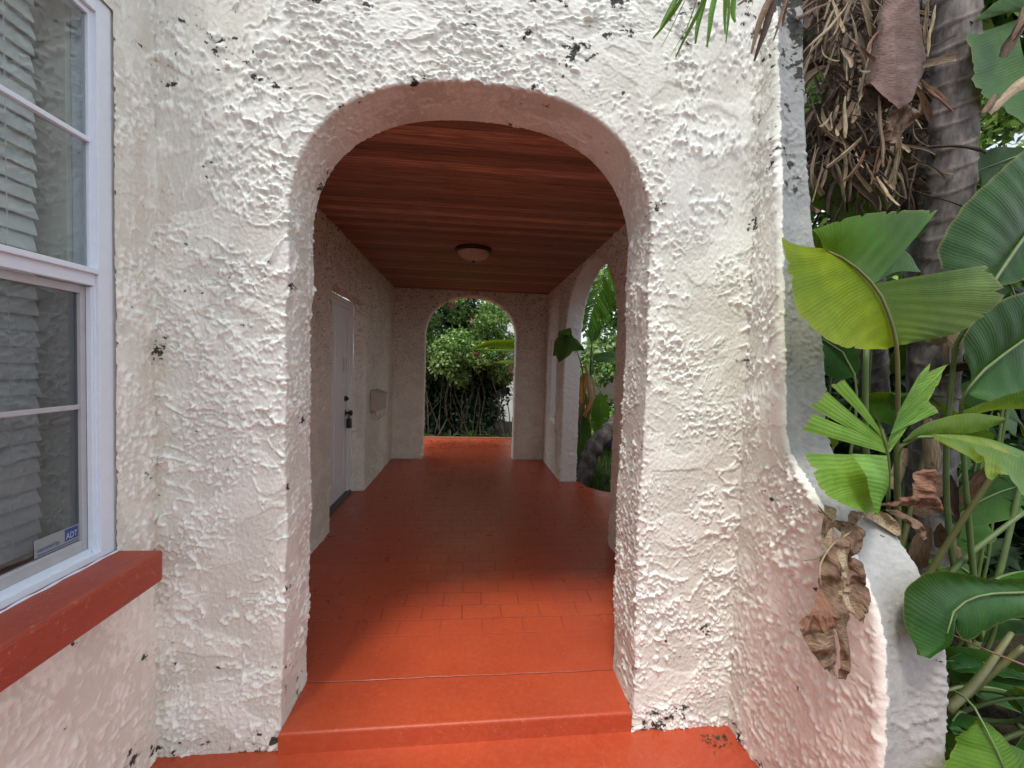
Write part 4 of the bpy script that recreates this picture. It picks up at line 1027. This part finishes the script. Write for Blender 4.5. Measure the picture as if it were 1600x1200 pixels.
for mid, edge, mt, bg in (([(1345, 808, 1.16), (1400, 790, 1.2), (1470, 800, 1.25)], [(1380, 792, 1.17), (1430, 765, 1.22), (1462, 772, 1.25)], 'dead_red', .02),
                     ([(1428, 778, 1.2), (1430, 745, 1.22), (1440, 732, 1.24)], [(1455, 775, 1.24), (1450, 745, 1.25), (1442, 732, 1.25)], 'dead_red', .03),
                     ([(1345, 806, 1.15), (1375, 820, 1.15), (1408, 842, 1.16)], [(1360, 800, 1.16), (1395, 808, 1.17), (1409, 838, 1.17)], 'dead_tan', .008),
                     ([(1390, 800, 1.17), (1420, 820, 1.17), (1455, 850, 1.18)], [(1400, 797, 1.18), (1440, 818, 1.19), (1457, 846, 1.19)], 'dead', .008)):
    b = MB(); patch(b, W(mid), W(edge), 50, 22, bg, 0, 90, .01, dirn=(-.3, -1, 0), crump=.022); b.build('blade', M[mt], dl2, True)

# palm frond tips at the top of the wall
fr_o = empty('palm_frond', at(1180, -160, 1.45), 'green palm frond tip with narrow leaflets hanging in at the top of the photo', 'palm frond')
b = MB(); rg = np.random.default_rng(8)
for k, (p0, p1) in enumerate([((1150, -40), (1145, 38)), ((1140, -40), (1118, 55)), ((1128, -45), (1098, 70)), ((1115, -45), (1072, 82)), ((1104, -48), (1058, 78)), ((1092, -45), (1043, 72)), ((1085, -45), (1038, 58)), ((1075, -40), (1040, 42)), ((1065, -35), (1048, 25)), ((1110, -40), (1088, 60)), ((1135, -40), (1130, 50))]):
    A, B = at(*p0, 1.42), at(*p1, 1.36+.004*k); ribbon(b, A, Vector(B-A)+Vector((0, 0, .02)), np.linalg.norm(B-A), .0125, rg, .15, .15, 12, .5)
b.build('leaflets', M['leaf'], fr_o, True)
b = MB(); stalk(b, W([(1040, -70, 1.42), (1100, -48, 1.42), (1160, -60, 1.43), (1240, -120, 1.45)]), .004, .006, 10); b.build('stalk', M['stem'], fr_o, True)
dt = empty('dead_leaf', at(1215, -60, 1.45), 'dark brown dry leaf tips hanging in front of the wall near the top', 'dead leaf')
for k, (p0, p1, w, m_) in enumerate([((1225, -60), (1182, 80), .016, 'dead'), ((1222, -50), (1190, 78), .020, 'dead_dark'), ((1232, -40), (1218, 60), .014, 'dead'), ((1205, -50), (1178, 12), .014, 'dead_tan'), ((1240, -60), (1225, 30), .014, 'dead')]):
    A, B = at(*p0, 1.45), at(*p1, 1.42); b = MB(); ribbon(b, A, Vector(B-A), np.linalg.norm(B-A), w, np.random.default_rng(70+k), .4, .1, 12, 1.0); b.build('blade', M[m_], dt, True)

# ------------------------------------------------------------------ garden seen through the side arch
ph = empty('philodendron_vine', at(905, 560, 5.3), 'cluster of dark heart shaped leaves poking through the side arch', 'plant')
def heart(parent, c, tip, wd, mat, nrm):
    """heart shaped leaf from its stalk joint c to the tip"""
    c, tip = np.array(c), np.array(tip); ax = tip-c; L = np.linalg.norm(ax); ax /= L
    sd = np.cross(ax, nrm); sd /= np.linalg.norm(sd); nn = np.cross(sd, ax)
    b = MB(); mid = [c, c+ax*L*.5-nn*L*.05, tip]
    for sg in (-1, 1):
        e = [c-ax*L*.12+sd*sg*wd*.12, c-ax*L*.20+sd*sg*wd*.55, c+ax*L*.12+sd*sg*wd*1.0, c+ax*L*.5+sd*sg*wd*.86-nn*.02, c+ax*L*.82+sd*sg*wd*.38, tip]
        patch(b, mid, e, 24, 6, .012, 0)
    return b.build('leaf', M[mat], parent, True)
heart(ph, at(884, 530, 4.75), at(874, 567, 4.62), .115, 'leaf_blue', (-.3, -1, .35))
heart(ph, at(886, 532, 4.80), at(864, 556, 4.86), .085, 'leaf_dark', (.3, -1, .1))
heart(ph, at(880, 527, 4.82), at(892, 513, 4.90), .08, 'leaf', (0, -1, .8))
heart(ph, at(890, 534, 4.76), at(913, 547, 4.68), .085, 'leaf', (.2, -1, .6))
b = MB()
for q0, q1 in (((886, 532), (878, 528)), ((888, 540), (900, 552))): stalk(b, W([(*q0, 4.77), (*q1, 4.8)]), .004, .003, 5)
b.build('stalk', M['stem'], ph, True)
b = MB(); stalk(b, W([(886, 530, 4.76), (900, 545, 4.9), (912, 600, 5.4), (905, 700, 5.6), (905, 742, 5.6)]), .006, .008, 12); b.build('stalk', M['stem'], ph, True)

gp = empty('banana_plant', at(930, 745, 6.2), 'upright banana plant with a dark leaning trunk and green leaves outside the side arch', 'plant')
b = MB(); mids = gen_leaf(b, at(925, 535, 6.0), (.22, .0, 1), (-.6, -1, .1), .75, .16, -.1, .5, 1, 5); s = MB(); stalk(s, [mids[20], mids[0], at(922, 600, 6.1), at(915, 740, 6.2)], .006, .03, 14)
leaf_part('leaf', 'leaf_dark', gp, b, s)
b = MB(); mids = gen_leaf(b, at(938, 612, 5.7), (.05, 0, -1), (-.4, -1, .2), .62, .17, .0, .25, 1, 6); s = MB(); stalk(s, [mids[20], mids[0], at(930, 590, 5.8), at(925, 560, 6.0)], .004, .015, 14)
leaf_part('leaf', 'leaf', gp, b, s)
b = MB(); mids = gen_leaf(b, at(915, 650, 5.8), (-.05, 0, -1), (-.4, -1, .2), .7, .15, .0, .25, 1, 9); leaf_part('leaf', 'leaf_blue', gp, b)
b = MB(); mids = gen_leaf(b, at(925, 560, 5.9), (1, 0, .3), (-.2, -1, .6), .9, .14, .9, .3, 3, 7); leaf_part('leaf', 'leaf_dark', gp, b)
rg = np.random.default_rng(12)
for k in range(9):
    b = MB(); ribbon(b, at(914+rg.uniform(-6, 10), 565+rg.uniform(0, 60), 5.85), (rg.normal(0, .25), -.05, -1), rg.uniform(.4, .85), .075, rg, .8, .3, 14, 1.3, dry=True)
    b.build('dead_leaf', M['dead_orange' if k % 3 else 'dead_tan'], gp, True)
P = W([(902, 742, 5.35), (925, 705, 5.45), (950, 676, 5.55), (985, 640, 5.8)]); P[0][2] = -.15
b = MB(); Pq = catmull(P, 40); b.tube(Pq, [.115+.012*math.sin(i*1.3) for i in range(40)], 14); b.build('trunk', M['bark'], gp, True)
pf = empty('palm_frond', at(990, 380, 5.6), 'pinnate green palm frond arching down inside the top of the side arch', 'palm frond')
b = MB(); rg = np.random.default_rng(5)
ax_ = catmull(W([(990, 370, 5.7), (962, 395, 5.6), (942, 432, 5.6), (926, 480, 5.6), (914, 515, 5.6)]), 46)
for i in range(2, 46):
    for sgn in (-1, 1):
        tg = Vector(ax_[min(i+1, 45)]-ax_[i-1]).normalized(); sd = tg.cross(Vector((.1, -1, 0))).normalized()*sgn
        Lf = .46*math.sin(math.pi*min(1, (i+8)/56)); ribbon(b, ax_[i], sd*.8 + tg*.7 + Vector((0, -.1, 0)), Lf, .024, rg, .1, .35, 8, .4)
b.build('leaflets', M['leaf'], pf, True); b = MB(); b.tube(ax_, list(np.linspace(.010, .003, 46)), 6); b.build('stalk', M['stem'], pf, True)
bb_ = empty('blue_bin', at(966, 640, 8.2), 'blue plastic bin barely showing past the side arch', 'bin'); c = at(966, 640, 8.2)
MB().box(c[0]-.16, c[0]+.35, 8.2, 8.7, -.15, c[2]+.03, .02).build('body', M['blue'], bb_); MB().box(c[0]-.19, c[0]+.38, 8.17, 8.73, c[2]+.032, c[2]+.08, .015).build('lid', M['blue'], bb_)

# beyond the rear arch
sh = empty('bougainvillea_bush', (.2, 9.6, -.2), 'dense bougainvillea bush with magenta flowers filling the view beyond the rear arch', 'bush')
rg = np.random.default_rng(44)
cen = []
for k in range(110):
    x = rg.uniform(-1.9, 1.9); z = rg.uniform(1.15, 4.0); y = 9.5 + rg.uniform(-.5, .8) - .15*(z-1)
    if x > .75 and z > 2.1 and rg.random() < .75: continue
    cen.append((x, y, z, rg.uniform(.18, .42)))
cloud('foliage', blobs(34000, cen, rg), .08, M['bush'], sh, 3)
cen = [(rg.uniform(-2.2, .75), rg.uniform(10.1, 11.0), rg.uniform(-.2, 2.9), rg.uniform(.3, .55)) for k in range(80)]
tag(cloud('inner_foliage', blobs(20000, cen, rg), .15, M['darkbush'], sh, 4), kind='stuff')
b = MB()
for k in range(42):
    x = rg.uniform(-1.9, 1.7); y = rg.uniform(9.2, 10.0); pts = [(x, y, -.2)]
    for q_ in range(4): pts.append((pts[-1][0]+rg.normal(0, .13), pts[-1][1]+rg.normal(0, .08), pts[-1][2]+rg.uniform(.35, .6)))
    stalk(b, pts, rg.uniform(.008, .020), .005, 14, 5)
b.build('stems', M['twig'], sh, True)
cen = [(*at(px, py, 8.95)[:3], .075) for px, py in ((710, 472), (738, 500), (748, 556), (757, 566), (802, 591), (797, 575), (706, 478), (742, 552))]
cloud('flowers', blobs(260, cen, rg, .2), .04, M['flower'], sh, 5, aspect=.8)
nh = empty('neighbour_house', (2.2, 12.6, -.2), 'bright white neighbouring house wall glimpsed behind the bushes', 'house')
MB().box(.75, 3.2, 12.5, 12.8, -.2, 5.0).build('wall', M['whitewall'], nh)
MB().box(.7, 3.3, 12.3, 12.9, 5.0, 5.12).build('roof', M['clay'], nh)
bl = empty('banana_leaf', at(850, 575, 7.5), 'pair of broad backlit banana leaves reaching into the rear arch from the right', 'plant')
b = MB(); patch(b, W([(860, 552, 7.5), (800, 545, 7.5), (765, 543, 7.5), (738, 548, 7.5)]), W([(860, 530, 7.45), (800, 531, 7.45), (765, 532, 7.45), (739, 545, 7.5)]), 30, 8, .03); patch(b, W([(860, 552, 7.5), (800, 545, 7.5), (738, 548, 7.5)]), W([(860, 562, 7.4), (800, 550, 7.4), (740, 550, 7.5)]), 30, 8, .03)
b.build('leaf', M['leaf_olive'], bl, True)
b = MB(); patch(b, W([(860, 556, 7.5), (800, 560, 7.5), (758, 572, 7.5)]), W([(860, 585, 7.4), (805, 572, 7.4), (775, 568, 7.45), (757, 572, 7.5)]), 30, 8, .03); b.build('leaf', M['leaf_olive'], bl, True)
# low border
for k, (x, y, s_) in enumerate([(-1.35, 8.75, .9), (-.85, 8.6, 1.0), (-.35, 8.7, .8), (.05, 8.62, 1.1), (.45, 8.75, .8), (.85, 8.6, 1.0), (1.25, 8.7, .8)]):
    rt = empty('strappy_plant', (x, y, -.2), ['low strappy green border plant along the kerb beyond the rear arch'][0], 'plant', 'border plants along the kerb'); b = MB()
    for q_ in range(46):
        a = rg.uniform(0, 6.28); ribbon(b, (x, y, -.1), (math.cos(a), math.sin(a), rg.uniform(.5, 2.2)), rg.uniform(.18, .36)*s_, .014, rg, .3, 1.1, 9, .5)
    b.build('leaves', M['leaf_dark'], rt, True)
# litter on the far floor and by the buttress
n = 260; P = np.stack([rg.uniform(-.9, .9, n), 7.0 + rg.beta(2, 2, n)*1.2, np.full(n, .004)], 1); P[:, 0] += np.sin(P[:, 1]*9)*.2
d_ = cloud('leaf_litter', P, .045, M['litter'], None, 6, flat=.05); tag(d_, kind='stuff')
for v in d_.data.vertices: v.co.z = .004 + abs(v.co.z)*.25
n = 46; P = np.stack([rg.normal(1.03, .035, n), rg.normal(1.585, .02, n), np.full(n, -.078)], 1)
d_ = cloud('leaf_debris', P, .022, M['litter'], None, 9, flat=.05, aspect=.3); tag(d_, kind='stuff')
for v in d_.data.vertices: v.co.z = -.079 + abs(v.co.z+.078)*.25

# hedges and trees behind the garden
def bush(name, label, cat, cen_, n, size, mat, seed, stems=None, group=None):
    c0 = np.array(cen_)[:, :3].mean(0); c0[2] = -.2; r_o = empty(name, c0, label, cat, group); rg_ = np.random.default_rng(seed)
    cloud('foliage', blobs(n, cen_, rg_), size, M[mat], r_o, seed)
    if stems:
        b_ = MB()
        for (x, y, r0, zt) in stems: stalk(b_, [(x, y, -.2), (x+rg_.normal(0, .1), y, zt*.5), (x+rg_.normal(0, .3), y, zt)], r0, r0*.4, 12, 8)
        b_.build('trunk', M['twig'], r_o, True)
    return r_o
rg = np.random.default_rng(77)
bush('shrub', 'dark leafy shrub in the garden behind the banana plant', 'shrub', [(rg.uniform(2.0, 4.6), rg.uniform(7.5, 8.8), rg.uniform(.1, 3.4), rg.uniform(.3, .5)) for k in range(48)], 22000, .11, 'bush', 1, [(3.0, 8, .03, 1.5), (3.6, 8.2, .03, 1.4)])
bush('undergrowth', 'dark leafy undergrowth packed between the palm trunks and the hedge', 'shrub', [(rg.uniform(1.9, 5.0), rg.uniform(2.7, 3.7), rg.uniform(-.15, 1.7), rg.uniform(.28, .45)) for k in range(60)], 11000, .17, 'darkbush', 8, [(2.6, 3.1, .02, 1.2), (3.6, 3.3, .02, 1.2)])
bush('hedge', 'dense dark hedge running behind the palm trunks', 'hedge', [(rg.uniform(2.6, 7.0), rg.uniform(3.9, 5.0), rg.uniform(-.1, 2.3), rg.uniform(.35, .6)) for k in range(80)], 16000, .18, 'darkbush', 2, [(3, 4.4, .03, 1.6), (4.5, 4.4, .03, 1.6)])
bush('garden_tree', 'sunlit green leafy tree showing behind the palms at the upper right', 'tree', [(rg.uniform(3.5, 10), rg.uniform(6.5, 8.5), rg.uniform(1.8, 7.5), rg.uniform(.5, .9)) for k in range(80)], 24000, .2, 'tree', 3, [(6.0, 7.5, .14, 5), (7.5, 7.6, .1, 4.5)])
bush('added_shade_crown', 'added leafy crown that shades the planting at the right', 'tree', [(rg.uniform(2.9, 5.4), rg.uniform(2.6, 5.4), rg.uniform(4.6, 6.0), rg.uniform(.5, .8)) for k in range(22)], 6000, .22, 'tree', 4, [(4.2, 3.4, .10, 5.0)])  # crown added overhead to darken the planting below
# lawn
n = 9000; gx = rg.uniform(1.3, 4.5, n); gy = rg.uniform(3.6, 9, n)
keep = ~((gx < 2.55) & (gy < 4.6)) & ~((gx < 1.5) & (gy < 5.2)); gx, gy = gx[keep], gy[keep]; n = len(gx)
P = np.stack([gx, gy, np.full(n, -.19)], 1); a = rg.normal(0, .04, (n, 2)); hgt = rg.uniform(.08, .20, n); w_ = rg.uniform(0, 3.14, n)
dx, dy = np.cos(w_)*.006, np.sin(w_)*.006
V = np.stack([P - np.stack([dx, dy, 0*dx], 1), P + np.stack([dx, dy, 0*dx], 1), P + np.stack([a[:, 0], a[:, 1], hgt], 1)], 1).reshape(-1, 3)
tag(mesh('grass', V, np.arange(3*n).reshape(-1, 3), M['grass'], None, False), 'green grass beside the porch', 'grass', kind='stuff')

# ------------------------------------------------------------------ light, sky, camera
w = bpy.data.worlds.new('World'); sc.world = w; w.use_nodes = True
nt = w.node_tree; bg = nt.nodes['Background']
sky = nt.nodes.new('ShaderNodeTexSky'); sky.sky_type = 'NISHITA'; sky.sun_disc = False
EL, AZ = R(66), math.atan2(-.42, -.90)
sky.sun_elevation = EL; sky.sun_rotation = AZ; sky.air_density = 1.0; sky.dust_density = 3.0; sky.ozone_density = .6
tc = nt.nodes.new('ShaderNodeTexCoord'); nz = nt.nodes.new('ShaderNodeTexNoise'); nz.inputs['Scale'].default_value = 2.5; nz.inputs['Detail'].default_value = 5
rp = nt.nodes.new('ShaderNodeValToRGB'); rp.color_ramp.elements[0].position = .3; rp.color_ramp.elements[1].position = .6
mx = nt.nodes.new('ShaderNodeMix'); mx.data_type = 'RGBA'; mx.inputs[7].default_value = (12.2, 12.9, 13.8, 1)
nt.links.new(tc.outputs['Generated'], nz.inputs['Vector']); nt.links.new(nz.outputs['Fac'], rp.inputs[0]); nt.links.new(rp.outputs[0], mx.inputs[0])
nt.links.new(sky.outputs[0], mx.inputs[6]); nt.links.new(mx.outputs[2], bg.inputs[0]); bg.inputs[1].default_value = .145
ld = bpy.data.lights.new('sun', 'SUN'); ld.energy = 2.6; ld.angle = R(11); ld.color = (1, .965, .92)
lo = bpy.data.objects.new('sun', ld); COL.objects.link(lo)
sd = Vector((math.sin(AZ)*math.cos(EL), math.cos(AZ)*math.cos(EL), math.sin(EL)))
lo.rotation_euler = (-sd).to_track_quat('-Z', 'Y').to_euler(); lo.location = sd*20

cd = bpy.data.cameras.new('camera'); co = bpy.data.objects.new('camera', cd); COL.objects.link(co)
cd.sensor_width = 36; cd.lens = 36*F/1600; cd.clip_end = 300; cd.clip_start = .02
fw = ray(800, 600); rt_ = ray(1600, 600)-fw; dn = ray(800, 1400)-fw
X_, Z_ = Vector(rt_).normalized(), -Vector(fw).normalized(); Y_ = Z_.cross(X_)
m = Matrix((X_, Y_, Z_)).transposed().to_4x4(); m.translation = (0, 0, EYE); co.matrix_world = m
sc.camera = co
sc.view_settings.view_transform = 'Standard'; sc.view_settings.look = 'None'; sc.view_settings.exposure = 0
sc.render.engine = 'CYCLES'; sc.cycles.use_denoising = True; sc.cycles.max_bounces = 10; sc.cycles.diffuse_bounces = 4; sc.cycles.use_adaptive_sampling = True; sc.cycles.adaptive_threshold = .02; sc.cycles.transparent_max_bounces = 12
sc.cycles.sample_clamp_indirect = 6
